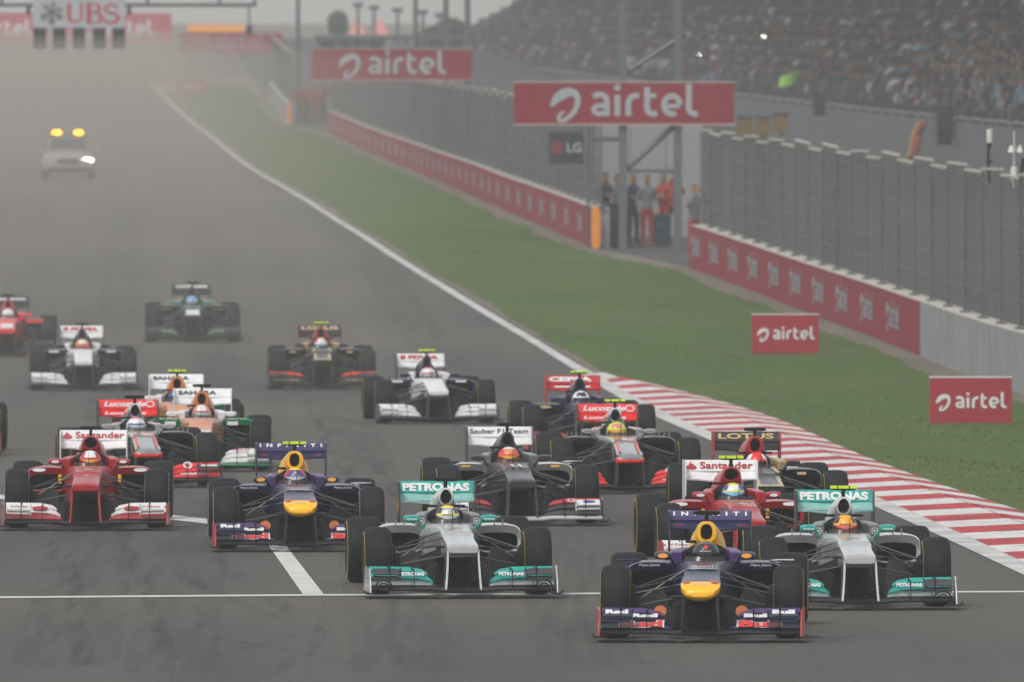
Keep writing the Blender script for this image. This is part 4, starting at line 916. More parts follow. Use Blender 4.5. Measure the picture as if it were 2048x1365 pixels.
TEAMS['navygold'] = dict(name='navygold', nose_style='A', intake='tri', nose='gold', chassis='navy', airbox='navy', cover='navy', pod='navy', head='navy', mirror='navy', fw_main='carbon', fw1='navy', fw2='gold', fw3='red', casc='navy', fw_end='red', pylon='navy', rw_main='red', rw_flap='red', rw_end='red', suit='navy', hoopcam=1,
  print=[dict(s='CEPSA', o=rwo(-.02, .002), eu=FE, w=.6, h=.075, c='white', b=.06)], shapes=[dict(g=rect(.5, .04), o=(0, 3.42, .83), eu=(0, .11, .06), c='white', name='wing_print')] + both(dict(g=ell(.1, .02), o=(.52, 1.286, .59), eu=(0, .2, 1), c='gold', on='car')))
TEAMS['tricolour'] = dict(name='tricolour', nose_style='A', intake='round', nose='coral', chassis='coral', airbox='orange', cover='white', pod='green', head='white', mirror='white', fw_main='green', fw1='white', fw2='white', fw3='white', casc='white', fw_end='carbon', pylon='black', rw_main='white', rw_flap='white', rw_end='white', suit='white', fins=(.48, .6), fincol='green', hoopcam=1,
  print=[dict(s='SAHARA', o=rwo(-.07, .002), eu=FE, w=.5, h=.06, c='black', b=.04)] + both(dict(s='Kingfisher', o=(.62, -.626, .272), eu=(0, .09, .044), w=.34, h=.07, c='red', on='fw', b=.02)),
  shapes=[dict(g=rect(.25, .16), o=(0, -.92, .518), eu=(0, 1, .12), c='white', on='nose', name='nose_stripe'), dict(g=rect(.25, .12), o=(0, .5, .645), eu=(0, 1, .03), c='white', on='ch', name='nose_stripe')] + both(dict(g=rect(.14, .05), o=(.40, 1.286, .575), eu=(0, .1, 1), c='white', on='car', name='pod_print')))
TEAMS['bluewhite'] = dict(name='bluewhite', nose_style='A', intake='slim', nose='white', chassis='white', airbox='navy', cover='navy', pod='navy', head='white', mirror='navy', fw_main='carbon', fw1='white', fw2='white', fw3='white', casc='white', fw_end='navy', pylon='black', rw_main='white', rw_flap='white', rw_end='navy', suit='white', fins=(.5, .6), fincol='navy', hoopcam=0,
  print=[dict(s='PDVSA', o=rwo(.05, .0), eu=FE, w=.46, h=.07, c='red', b=.06)], shapes=[dict(g=ell(.045, .038), o=rwo(-.26, 0), eu=FE, c='red')] + both(dict(g=rect(.16, .03), o=(.48, 1.286, .60), eu=(0, .25, 1), c='white', on='car', name='pod_print')))
TEAMS['deepgreen'] = dict(name='deepgreen', nose_style='A', intake='tri', nose='dkgreen', chassis='dkgreen', airbox='dkgreen', cover='dkgreen', pod='dkgreen', head='ltgreen', mirror='ltgreen', fw_main='carbon', fw1='dkgreen', fw2='ltgreen', fw3='dkgreen', casc='black', fw_end='dkgreen', pylon='black', rw_main='dkgreen', rw_flap='dkgreen', rw_end='dkgreen', suit='white', hoopcam=0,
  print=[dict(s='CATERHAM', o=rwo(0, .004), eu=FE, w=.6, h=.065, c='white', b=.05)], shapes=[dict(g=rect(.24, .8), o=(0, -.6, .553), eu=(0, 1, .1), c='white', on='nose', name='nose_stripe')] + both(dict(g=rect(.2, .02), o=(.5, 1.286, .56), eu=(0, .1, 1), c='ltgreen', on='car', name='pod_print')))
TEAMS['redblack'] = dict(name='redblack', nose_style='A', intake='tri', nose='rosso', chassis='rosso', airbox='rosso', cover='black', pod='black', head='rosso', mirror='rosso', fw_main='carbon', fw1='black', fw2='black', fw3='black', casc='black', fw_end='black', pylon='black', rw_main='black', rw_flap='black', rw_end='black', suit='black', hoopcam=0,
  print=[dict(s='marussia', o=rwo(0, .006), eu=FE, w=.62, h=.06, c='white', b=.03)], shapes=[dict(g=rect(.22, .72), o=(0, -.58, .555), eu=(0, 1, .1), c='white', on='nose', name='nose_stripe')] + both(dict(g=rect(.34, .07), o=(.5, 1.286, .585), eu=(0, .1, 1), c='rosso', on='car', name='pod_print')) + both(dict(g=rect(.12, .03), o=(.55, -.85, .165), eu=(0, .16, .07), c='white', on='fw', name='wing_print')))

HV = dict
CARS = [
 dict(team='bull', u=1405, v=1277, yaw=-1.9, label='leading dark blue race car with yellow nose and airbox, far ahead at the front', dlabel='driver in dark grey helmet leading in the blue and yellow car', helm=HV(z=['grey','dgrey','dgrey','dgrey'], v='dark', s='black', t='RENAULT', tc='white', e='rosso')),
 dict(team='silver', u=914, v=1190, yaw=3.6, label='silver race car with teal wings and black roll hoop camera, centre of the front row', dlabel='driver in yellow and silver helmet with black visor strip, silver car in the centre', helm=HV(z=['lemon','silver','dgrey','lemon'], v='mirror', s='lemon', t='PETRONAS', tc='black')),
 dict(team='silver', u=1709, v=1213, yaw=1.8, neon=1, label='silver race car with teal wings and neon yellow camera nearest the kerb', dlabel='driver in orange yellow helmet, silver car nearest the kerb', helm=HV(z=['amber','amber','dgrey','amber'], v='rose', s='amber', t='PETRONAS', tc='black')),
 dict(team='bull', u=597, v=1098, yaw=2.2, neon=1, tyre='w', label='dark blue race car with yellow nose straddling the painted line behind the leaders', dlabel='driver in blue helmet with yellow crown and red sides', helm=HV(z=['lemon','blue','red','blue'], v='mirror', s='blue', t='RENAULT', tc='white', e='coral')),
 dict(team='scarlet', u=1489, v=1135, yaw=3.2, neon=1, label='red race car half hidden behind the leading blue car', dlabel='driver in lime and white helmet with blue band in the red car', helm=HV(z=['lime','white','blue','white'], v='blue', s='lime')),
 dict(team='scarlet', u=174, v=1056, yaw=.5, tyre='w', label='red race car with white wings alone at the left', dlabel='driver in white and red helmet with golden visor in the left red car', helm=HV(z=['white','white','red','white'], v='gold', s='red')),
 dict(team='charcoal', u=1034, v=1047, yaw=3.3, label='charcoal race car numbered 11 with white rear wing', dlabel='driver in white and orange helmet in the charcoal car', helm=HV(z=['white','coral','rosso','rosso'], v='gold', s='rosso')),
 dict(team='black', u=1531, v=1060, yaw=2.5, label='black and gold race car by the kerb, partly hidden by the red car', dlabel='driver in red and white helmet in the black car by the kerb', helm=HV(z=['rosso','rosso','white','white'], v='dark', s='rosso')),
 dict(team='chrome', u=1250, v=984, yaw=3.2, neon=1, label='chrome race car with red wings and neon camera behind the charcoal car', dlabel='driver in lime green helmet in the chrome car', helm=HV(z=['lime','pink','lime','lime'], v='gold', s='lime')),
 dict(team='chrome', u=287, v=972, yaw=4.8, label='chrome race car with red wings and black camera behind the left red car', dlabel='driver in white and blue helmet in the chrome car at the left', helm=HV(z=['pink','white','white','blue'], v='mirror', s='blue')),
 dict(team='tricolour', u=401, v=941, yaw=.8, label='orange, white and green race car with black roll hoop camera', dlabel='driver in white and red helmet in the nearer orange and green car', helm=HV(z=['white','white','coral','white'], v='mirror', s='red')),
 dict(team='tricolour', u=356, v=902, yaw=1.8, neon=1, label='orange, white and green race car with neon camera hidden behind its twin', dlabel='driver in white helmet in the farther orange and green car', helm=HV(z=['white','white','blue','white'], v='dark', s='blue')),
 dict(team='navygold', u=1177, v=905, yaw=3.4, neon=1, label='navy and gold race car with red rear wing at the start of the kerb', dlabel='driver in white and navy helmet in the navy and gold car', helm=HV(z=['white','navy','white','navy'], v='dark', s='white')),
 dict(team='bluewhite', u=869, v=846, yaw=3.9, neon=1, label='white nosed dark race car with neon camera in mid track', dlabel='driver in white and pink helmet in the mid track white nosed car', helm=HV(z=['pink','white','white','white'], v='mirror', s='red')),
 dict(team='black', u=644, v=777, yaw=1.4, neon=1, label='black and gold race car with red airbox alone in mid track haze', dlabel='driver in white and red helmet with bright blue visor', helm=HV(z=['white','white','rosso','rosso'], v='blue', s='white')),
 dict(team='bluewhite', u=166, v=779, yaw=2.2, label='white nosed dark race car at the left in the haze', dlabel='driver in amber and orange helmet in the left white nosed car', helm=HV(z=['amber','white','coral','coral'], v='rose', s='coral')),
 dict(team='redblack', u=14, v=711, yaw=1.5, tyre='w', label='red and white nosed black race car cut by the left edge of the picture', dlabel='driver in pale helmet in the red car cut by the left edge', helm=HV(z=['white','white','white','pink'], v='mirror', s='white')),
 dict(team='deepgreen', u=385, v=682, yaw=1.6, tyre='w', label='dark green race car farthest back in the haze', dlabel='driver in pale blue helmet in the dark green car', helm=HV(z=['ltblue','ltblue','ltblue','ltblue'], v='mirror', s='ltblue')),
 dict(team='navygold', u=-132, v=910, yaw=.6, label='race car at the left edge showing only a yellow banded wheel', dlabel='driver of the car beyond the left edge of the picture', helm=HV(z=['navy','white','navy','navy'], v='dark', s='white')),
]
for sp in CARS:
    sp['team'] = TEAMS[sp['team']]; make_car(sp)

# ------------------------------------------------------------------ marshals in the openings
ORANGE_S = mat('overall_orange_red', (.32, .03, .022), .8); TABARD = mat('tabard_grey', (.15, .155, .17), .8); NAVY_S = mat('overall_navy', (.02, .028, .05), .8); CAPS = mat('cap_dark', (.02, .02, .025), .8)
def marshal(u, v, pose, top, low, rz, label, d=None):
    p = ground_at(u, v) if d is None else Vector(((u - 1024) * d / FPX, d, gz(d)))
    o = ob('person', person_mesh(pose, 2), [SKINS[1], top, low, CAPS], None, p, (0, 0, R(rz))); tag(o, label, 'marshal', 'marshals at the openings')
marshal(1294, 493, 'stand', TABARD, ORANGE_S, 15, 'marshal in grey tabard and red trousers between the sign posts')
marshal(1327, 490, 'stand_fold', ORANGE_S, ORANGE_S, -25, 'marshal in full red overalls with folded arms beside the sign post')
marshal(1388, 515, 'stand_cam', TABARD, ORANGE_S, 30, 'marshal with raised hands at the end of the near wall', 336)
marshal(1237, 492, 'stand', SHIRTS['grey'], NAVY_S, -60, 'person in grey top and dark trousers beside the orange pad')
marshal(1210, 486, 'stand_fold', NAVY_S, NAVY_S, 40, 'person in navy leaning behind the end of the long red wall')
marshal(1266, 491, 'stand_fold', NAVY_S, NAVY_S, 25, 'person in navy between the sign post and the marshals in red')
marshal(1345, 488, 'stand_cam', ORANGE_S, NAVY_S, 10, 'marshal in red top with raised hands nearest the second sign post')
for i, (u, v) in enumerate(((592, 247), (612, 246), (628, 244), (645, 242))):
    marshal(u, v, ('stand', 'stand_fold', 'walk', 'stand_cam')[i], ORANGE_S, (ORANGE_S, NAVY_S)[i % 2], 20 * i, ('first', 'second', 'third', 'fourth')[i] + ' hazy figure in red from the left in the far opening')

# ------------------------------------------------------------------ grandstand and its crowd
SA = -.04
def stand_pt(y, off=0., z=0.):       # y along the track, off away from it
    return Vector((36.46 + SA * y + off, y + .04 * off, gz(y) * .22 + z - .3))
S0, S1, ROWS = 446., 1050., 18
M_CLAD = mat('stand_cladding', (.12, .13, .135), .6, .3, var=.15, scale=.8); M_STEP = mat('stand_concrete', (.1, .1, .1), .9); M_RAIL = mat('rail_cream', (.5, .47, .4), .6)
stand = empty('grandstand', stand_pt(S0)); tag(stand, 'long crowded grandstand behind the debris fence', 'grandstand'); so = stand.location.copy()
for i in range(int((S1 - S0) / 2.6)):
    y0 = S0 + i * 2.6; a, b = stand_pt(y0 + .02) - so, stand_pt(y0 + 2.58) - so; mb = MB(); pr = []
    for t in range(7):
        q = a.lerp(b, t / 6); pr.append((q.x - (.05 if t % 2 else 0), q.y, q.z))
    mb.add([(x, y_, z - .1) for x, y_, z in pr] + [(x, y_, z + 2.15) for x, y_, z in pr], [(t, t+1, t+8, t+7) for t in range(6)])
    ob('cladding_panel', mb.mesh('cladding_panel'), M_CLAD, stand)
for k in range(ROWS):
    mb = MB(); v = []; n = 30; z = 2.0 + .45 * k
    for i in range(n + 1):
        y_ = S0 + (S1 - S0) * i / n; v += [stand_pt(y_, .3 + .8 * k, z - .46) - so, stand_pt(y_, .3 + .8 * k, z) - so, stand_pt(y_, .3 + .8 * (k + 1), z) - so]
    mb.add(v, [(3*i+j, 3*i+j+1, 3*i+j+4, 3*i+j+3) for i in range(n) for j in (0, 1)]); ob('seating_step', mb.mesh('seating_step'), M_STEP, stand)
for i in range(90):
    y0 = S0 + i * (S1 - S0) / 90; mb = MB(); a, b = stand_pt(y0 + .1, .05, 2.3) - so, stand_pt(y0 + 5.7, .05, 2.3) - so
    mb.tube([a, b], .03, 6); mb.tube([a, a - Vector((0, 0, .3))], .025, 5); ob('rail', mb.mesh('rail'), M_RAIL, stand)
mb = MB(); v = []
for i in range(21):
    y_ = S0 - 12 + (S1 - S0 + 14) * i / 20
    for off, z in ((-3.5, 12.0), (18, 15.4), (18, 15.6), (-3.5, 12.2)): v.append(stand_pt(y_, off, z) - so)
mb.add(v, [(4*i+j, 4*i+(j+1) % 4, 4*i+4+(j+1) % 4, 4*i+4+j) for i in range(20) for j in range(4)]); ob('roof', mb.mesh('roof'), mat('roof_sheet', (.2, .2, .2), .6), stand)
mb = MB(); v = []
for i in range(21):
    y_ = S0 + (S1 - S0) * i / 20; v += [stand_pt(y_, 15.6, -.1) - so, stand_pt(y_, 15.6, 15) - so]
mb.add(v, [(2*i, 2*i+1, 2*i+3, 2*i+2) for i in range(20)]); ob('back_wall', mb.mesh('back_wall'), M_STEP, stand)
for i in range(19):
    q = stand_pt(S0 + 6 + i * 30, 15.2, 0) - so; mb = MB(); mb.box(q.x - .25, q.x + .25, q.y - .25, q.y + .25, q.z - .1, q.z + 15); ob('column', mb.mesh('column'), M_GALV, stand)

rc = random.Random(11); seats = []
names = list(SHIRT_COLS); wts = [20, 20, 14, 10, 4, 10, 6, 8, 2, 3, 4]
for k in range(ROWS):
    y_ = S0 + 1
    while y_ < S1 - 1:
        y_ += rc.uniform(.5, .66)
        if rc.random() < .05: continue
        q = stand_pt(y_, .3 + .8 * k + .42, 2.0 + .45 * k); u, v = uv_of(q)
        if u < 2075 and v > -12: seats.append((q.y, q, u, v, k))
seats.sort(key=lambda s: s[0])
inview = [s for s in seats if s[2] < 2046 and s[3] > 12]
near = inview[:290]; near_ids = {id(s) for s in near}
POSES = ['sit', 'sit_cam', 'sit_up', 'stand', 'stand_up', 'stand_cam', 'stand_one', 'sit_fold']
PW = [4, 3, 1, 4, 1.2, 3, 1.2, 2]
for s in near:
    pose = rc.choices(POSES, PW)[0]; sh = rc.choices(names, wts)[0]; q = s[1]
    o = ob('person', person_mesh(pose, 1), [rc.choice(SKINS), SHIRTS[sh], rc.choice(TROUSERS), HAIR if rc.random() < .8 else SHIRTS[rc.choice(['white', 'red', 'dark grey'])]], None, q + Vector((0, 0, .42 if pose.startswith('sit') else 0)), (0, 0, R(rc.uniform(-55, -5))))
    k = rc.uniform(.94, 1.06); o.scale = (k, k, k)
    act = {'sit': 'seated', 'sit_cam': 'seated, hands raised', 'sit_up': 'seated, arms up', 'stand': 'standing', 'stand_up': 'standing, arms up', 'stand_cam': 'standing, hands at face', 'stand_one': 'waving one arm', 'sit_fold': 'seated, arms folded'}[pose]
    tag(o, 'spectator in %s shirt, %s, %s row, right part of stand' % (sh, act, ('front', 'second', 'third', 'fourth', 'fifth', 'sixth', 'seventh', 'eighth', 'ninth', 'tenth', 'eleventh', 'twelfth', 'thirteenth', 'fourteenth', 'fifteenth', 'sixteenth', 'seventeenth', 'top')[s[4]]), 'spectator', 'spectators in the grandstand')
# the rest of the crowd, one mass
def crowd_mesh(items):
    def ringp(n, rx, ry, z, cx=0, cy_=0): return [(cx + rx*math.cos(2*math.pi*i/n), cy_ + ry*math.sin(2*math.pi*i/n), z) for i in range(n)]
    tv, tf, tcix = [], [], []
    def add_loft(rings, ci):
        n = len(rings[0]); o = len(tv)
        for r in rings: tv.extend(r); tcix.extend([ci] * n)
        for a in range(len(rings) - 1):
            for i in range(n): tf.append((o+a*n+i, o+a*n+(i+1) % n, o+(a+1)*n+(i+1) % n, o+(a+1)*n+i))
        tf.append(tuple(o + (len(rings)-1)*n + i for i in range(n)))
    add_loft([ringp(6, .17, .13, 0), ringp(6, .16, .11, .2), ringp(6, .21, .12, .42), ringp(6, .16, .09, .52), ringp(6, .05, .05, .57)], 0)
    add_loft([ringp(6, .05, .06, .56), ringp(6, .08, .095, .64), ringp(6, .078, .09, .72)], 1); add_loft([ringp(6, .084, .095, .71), ringp(6, .08, .09, .77), ringp(6, .04, .05, .82)], 2)
    for sx in (-1, 1):
        add_loft([ringp(4, .05, .05, .46, sx*.22), ringp(4, .05, .05, .2, sx*.27, -.08), ringp(4, .04, .04, .12, sx*.2, -.2)], 0)
        add_loft([ringp(4, .075, .07, -.35, sx*.1, -.3), ringp(4, .08, .09, .06, sx*.1, -.25), ringp(4, .08, .08, .08, sx*.1, -.02)], 3)
    tv = np.array(tv); tcix = np.array(tcix); nv = len(tv); N = len(items)
    V = np.zeros((N, nv, 3), np.float32); CC = np.ones((N, nv, 4), np.float32)
    shc = np.array([SHIRT_COLS[k] for k in names]); w = np.array(wts, float); w /= w.sum()
    skc = np.array([(.2,.1,.06),(.28,.15,.09),(.13,.065,.04)])
    for i, s in enumerate(items):
        q = s[1]; a = rng.uniform(-1.0, .1); st = rng.random() < .4; ca, sa = math.cos(a), math.sin(a); t = tv * rng.uniform(.93, 1.08)
        V[i, :, 0] = t[:, 0]*ca - t[:, 1]*sa + q.x; V[i, :, 1] = t[:, 0]*sa + t[:, 1]*ca + q.y; V[i, :, 2] = t[:, 2] + q.z + (.85 if st else .46) + rng.uniform(-.06, .06)
        c4 = np.array([shc[rng.choice(len(names), p=w)] * rng.uniform(.7, 1.3), skc[rng.integers(3)], (.012,.011,.01) if rng.random() < .8 else shc[rng.choice(len(names))], (.025,.027,.035)]); CC[i, :, :3] = c4[tcix]
    me = bpy.data.meshes.new('crowd'); F = []
    tl = [len(f) for f in tf]; flat = np.array([i for f in tf for i in f]); allv = (flat[None, :] + (np.arange(N) * nv)[:, None]).ravel(); lens = np.tile(np.array(tl), N)
    me.vertices.add(N * nv); me.vertices.foreach_set('co', V.ravel()); me.loops.add(len(allv)); me.loops.foreach_set('vertex_index', allv.astype(np.int32))
    me.polygons.add(len(lens)); me.polygons.foreach_set('loop_start', np.concatenate([[0], np.cumsum(lens)[:-1]]).astype(np.int32)); me.polygons.foreach_set('loop_total', lens.astype(np.int32))
    me.update(calc_edges=True); at = me.color_attributes.new('Col', 'FLOAT_COLOR', 'POINT'); at.data.foreach_set('color', CC.ravel()); me.validate(); return me
mcr = bpy.data.materials.new('crowd_clothes'); mcr.use_nodes = True; an = mcr.node_tree.nodes.new('ShaderNodeAttribute'); an.attribute_name = 'Col'
mcr.node_tree.links.new(an.outputs['Color'], mcr.node_tree.nodes['Principled BSDF'].inputs['Base Color']); mcr.node_tree.nodes['Principled BSDF'].inputs['Roughness'].default_value = .85
cm = crowd_mesh([s for s in seats if id(s) not in near_ids]); cm.materials.append(mcr)
crowd = bpy.data.objects.new('crowd', cm); COL.objects.link(crowd); tag(crowd, 'dense distant crowd filling the hazy grandstand', 'crowd', kind='stuff')
print('SEATS', len(seats), len(inview))
# camera flashes in the crowd
FLASH = emit('flash_light', (1, .97, .9), 70)
for fi, (u, v) in enumerate(sorted(((1444,9),(1466,41),(1451,88),(1514,73),(1526,75),(1513,157),(1754,36),(1885,56),(1983,64),(2038,193),(1305,58),(1396,112)))):
    def hd(s): a = uv_of(s[1] + Vector((0, 0, 1.25))); return abs(a[0] - u) + 1.6 * abs(a[1] - v)
    best = min(seats, key=hd); d = best[0] - 1.6; o = empty('flash_camera', spot(u, v, d)); tag(o, '%s tiny white camera flash from the left in the crowd' % ('first','second','third','fourth','fifth','sixth','seventh','eighth','ninth','tenth','eleventh','twelfth','thirteenth')[fi], 'camera', 'flashing cameras in the crowd')
    mb = MB(); mb.box(-.07, .07, .0, .05, -.05, .05); mb.tube([(0, 0, -.01), (0, -.05, -.01)], .03, 8); ob('body', mb.mesh('body'), MATTE, o)
    mb = MB(); mb.tube([(.045, -.001, .035), (.045, -.012, .035)], .025, 8); ob('flash', mb.mesh('flash'), FLASH, o)

# things at the foot of the stand
def at_clad(u, off): # point on the stand front seen in picture column u
    y_ = (36.46 + off) / ((u - 1024) / FPX - SA - 0.0); return y_
def flag():
    y_ = at_clad(1830, -.6); p = spot(1830, 322, y_); o = empty('flag', p); tag(o, 'red and yellow flag hanging in front of the stand', 'flag')
    mb = MB(); mb.tube([(-.28, 0, -.2), (.32, 0, 1.55)], .018, 6); ob('pole', mb.mesh('pole'), M_RAIL, o)
    for nm, c, x0, x1 in (('red_cloth', ORANGE_S, .02, .34), ('yellow_cloth', mat('flag_yellow', (.6, .4, .04), .8), -.06, .02)):
        mb = MB(); v = []
        for i in range(9):
            t = i / 8; 
            for x in (x0, x1): v.append((x + .42*t - .3 + .03*math.sin(t*7), -.04 - .05*math.sin(t*9 + x*14), .05 + 1.4*t))
        mb.add(v, [(2*i, 2*i+1, 2*i+3, 2*i+2) for i in range(8)]); m2 = mb.mesh(nm, 60); oo = ob(nm, m2, c, o); md = oo.modifiers.new('thick', 'SOLIDIFY'); md.thickness = .008
flag()
def speaker(u, v0, v1, w, label):
    y_ = at_clad(u, -.4); p = spot(u, v1, y_); h = (v1 - v0) * y_ / FPX; o = empty('loudspeaker', p); tag(o, label, 'loudspeaker', 'loudspeakers on the stand')
    mb = MB(); mb.loft([[(x*w, y__, z*h) for x, y__, z in ((-.4,-.2,0),(.4,-.2,0),(.45,.2,0),(-.45,.2,0))], [(x*w, y__, z*h) for x, y__, z in ((-.5,-.35,.3),(.5,-.35,.3),(.5,.25,.3),(-.5,.25,.3))], [(x*w, y__, z*h) for x, y__, z in ((-.45,-.2,1),(.5,-.2,1),(.5,.25,1),(-.45,.25,1))]])
    ob('cabinet', mb.mesh('cabinet', 30, .02), MATTE, o); mb = MB(); mb.box(-.35*w, .35*w, -.30, -.27, .35*h, .85*h); ob('grille', mb.mesh('grille'), CARBON, o)
    mb = MB(); mb.tube([(0, .2, h), (0, .2, h + .5)], .03, 6); ob('bracket', mb.mesh('bracket'), M_GALV, o)
speaker(1890, 212, 290, .62, 'large dark loudspeaker hanging below the crowd at the right'); speaker(1638, 185, 232, .5, 'smaller dark loudspeaker hanging below the middle of the crowd')
y_ = at_clad(1576, -.2); p = spot(1576, 176, y_); o = empty('lime_cape', p)
mb = MB(); v = []
for j in range(7):
    for i in range(9):
        a, b = i / 8, j / 6; v.append((-.42 + .84*a + .1*b, -.18*math.sin(math.pi*a) - .03*math.sin(9*a + 5*b), .62*b*(.75 + .25*a) + .12*a))
mb.add(v, [(j*9+i, j*9+i+1, (j+1)*9+i+1, (j+1)*9+i) for j in range(6) for i in range(8)])
c1 = ob('cloth', mb.mesh('cloth', 60), mat('lime_cloth', (.33, .68, .05), .8), o); c1.modifiers.new('thick', 'SOLIDIFY').thickness = .01; tag(o, 'bright lime green cape held up at the front of the crowd', 'cape')
for u, v, col, lab in ((1490, 262, 'amber', 'yellow crate behind the fence beside the big sign'), (1526, 262, 'amber', 'yellow crate between two others behind the fence'), (1562, 256, 'amber', 'yellow crate farthest from the big sign behind the fence')):
    d = 420; p = spot(u, v + 8, d); o = empty('yellow_crate', p); tag(o, lab, 'crate', 'crates behind the fence')
    mb = MB(); mb.box(-.22, .22, 0, .4, 0, .5); ob('body', mb.mesh('body', bevel=.015), mat('crate_ochre', (.15, .09, .02), .7), o)
    mb = MB(); mb.box(-.25, .25, -.03, .43, .5, .56); ob('lid', mb.mesh('lid'), M_DARKSTEEL, o)
    mb = MB(); mb.box(-.03, .03, .1, .2, -(p.z - gz(d)), -.0); ob('stand_leg', mb.mesh('stand_leg'), M_DARKSTEEL, o)

# weather instruments on the near fence
WHITEP = mat('instrument_white', (.68, .67, .62), .5)
def instr(u, v, kind, label):
    y_ = 248.
    for _ in range(40): y_ = (XW(y_) + .25) * FPX / (u - 1024) * .5 + y_ * .5
    p = Vector((XW(y_) + .25, y_, gz(y_) + 3.55)); o = empty('weather_instrument', p); tag(o, label, 'instrument', 'weather instruments on the fence'); s = y_ / FPX
    if kind == 0:
        mb = MB(); mb.tube([(0, 0, -.2), (-.02, 0, .28), (-.02, 0, .42)], .022, 6); mb.box(-.06, .05, -.03, .03, .16, .2); ob('bracket', mb.mesh('bracket'), MATTE, o)
        mb = MB(); mb.tube([(0, 0, .42), (0, 0, .5)], .035, 8); ob('neck', mb.mesh('neck'), MATTE, o); mb = MB(); mb.tube([(0, 0, .5), (0, 0, .51), (0, 0, .73), (0, 0, .735)], [.045, .05, .05, .04], 14); ob('housing', mb.mesh('housing', 40), WHITEP, o)
    else:
        mb = MB(); mb.tube([(0, 0, -.2), (0, 0, .75)], [.018, .009], 6); ob('mast', mb.mesh('mast'), WHITEP, o); mb = MB(); mb.tube([(0, 0, -.1), (0, 0, -.09), (0, 0, .14), (0, 0, .15)], [.05, .055, .055, .04], 14); ob('housing', mb.mesh('housing', 40), WHITEP, o)
        for a in (0, 120, 240):
            mb = MB(); x, y2 = math.cos(R(a)), math.sin(R(a)); mb.tube([(0, 0, .46), (.1*x, .1*y2, .46)], .008, 5); mb.tube([(.1*x, .1*y2, .40), (.1*x, .1*y2, .52)], [.055, .01], 10); ob('cup', mb.mesh('cup', 40), WHITEP, o)
        mb = MB(); mb.tube([(.09, .05, -.3), (.16, .05, .3)], .03, 6); ob('cable_bundle', mb.mesh('cable_bundle'), MATTE, o)
instr(1979, 350, 0, 'white cylindrical sensor on a black bracket above the fence'); instr(2028, 360, 1, 'spinning cup weather sensor on the fence at the right edge')

# ------------------------------------------------------------------ start gantry with lights
d = 560.; gp = lambda u, v: spot(u, v, d)
go = empty('start_gantry', (gp(-320, 40).x, d, gz(d))); tag(go, 'dark overhead start gantry with grey sign and light boxes', 'gantry'); gl = go.location.copy()
def gbox(nm, u0, u1, v0, v1, y0, y1, m, par=None):
    a, b = gp(u0, v1) - gl, gp(u1, v0) - gl; mb = MB(); mb.box(a.x, b.x, y0, y1, a.z, b.z); return ob(nm, mb.mesh(nm, bevel=.01), m, par or go)
gbox('lower_beam', -330, 513, 7, 14, .2, .4, M_DARKSTEEL); gbox('upper_beam', -330, 513, -42, -34, .2, .4, M_DARKSTEEL)
for u in (-300, -200, -100, 0, 100, 200, 292, 436, 506): gbox('strut', u, u + 6, -34, 7, .25, .35, M_DARKSTEEL)
mb = MB(); mb.box(-.3, .3, -.1, .5, 0, gp(0, -42).z - gl.z); ob('leg', mb.mesh('leg'), M_DARKSTEEL, go)
sg = gbox('sign', 66, 250, -6, 56, 0, .15, mat('sign_pale_grey', (.42, .44, .47), .6))
for i, (a, b) in enumerate(((67,92),(106,131),(146,170),(186,211),(225,250))):
    lb = gbox('light_box', a, b, 56.5, 98, .02, .3, MATTE)
    for v in (66, 76, 88):
        q = gp((a + b)/2, v) - gl; m2 = MB(); m2.tube([(q.x, -.02, q.z), (q.x, .03, q.z)], .07, 10); ob('lamp', m2.mesh('lamp'), mat('lamp_unlit', (.03, .012, .012), .3), lb)
for u in (57, 258):
    gbox('camera_mount', u - 4, u + 4, 12, 30, .1, .3, MATTE)
q0, q1 = gp(498, 14) - gl, gp(498, 60) - gl; mb = MB(); mb.tube([(q0.x, .3, q0.z), (q0.x, .3, q1.z + .2)], .035, 6); ob('hanger', mb.mesh('hanger'), M_DARKSTEEL, go)
mb = MB(); mb.tube([(q0.x, .3, q1.z + .22), (q0.x, .3, q1.z + .1), (q0.x, .3, q1.z - .12), (q0.x, .3, q1.z - .2)], [.06, .14, .14, .05], 12); ob('camera_dome', mb.mesh('camera_dome', 40), M_DARKSTEEL, go)
def sign_strokes(parts, u0, u1, v0, v1, m, nm):
    for st in parts:
        g = stroke(st[0], st[1]); mb = MB(); pts = []
        for a, b in g[0]:
            q = gp(u0 + (u1 - u0) * a, v1 + (v0 - v1) * b) - gl; pts.append((q.x, -.012, q.z))
        mb.add(pts, g[1]); ob(nm, mb.mesh(nm), m, sg)
UR = mat('sign_red_print', (.45, .03, .04), .6); UD = mat('sign_dark_print', (.10, .11, .13), .6)
sign_strokes([([(.08,1),(.08,.3)] + arc(.27,.3,.19,.24,180,360,10) + [(.46,1)], [.13,.13]+[.12]*6+[.08]*6), ([(0,.985),(.17,.985)], .04), ([(.38,.985),(.54,.985)], .04)], 133, 133 + 35/.54, 7, 47, UR, 'lettering')
sign_strokes([([(.1,0),(.1,1)], .17), ([(0,.975),(.3,.975)] + arc(.3,.76,.16,.21,90,-90,8) + [(.1,.55)], [.05,.06]+[.08,.1,.13,.14,.14,.14,.13,.1,.08]+[.06]), ([(.1,.54),(.32,.54)] + arc(.32,.28,.2,.25,90,-90,8) + [(0,.03)], [.05,.06]+[.08,.1,.13,.15,.15,.15,.13,.1,.07]+[.06])], 172, 172 + 31/.53, 7, 47, UR, 'lettering')
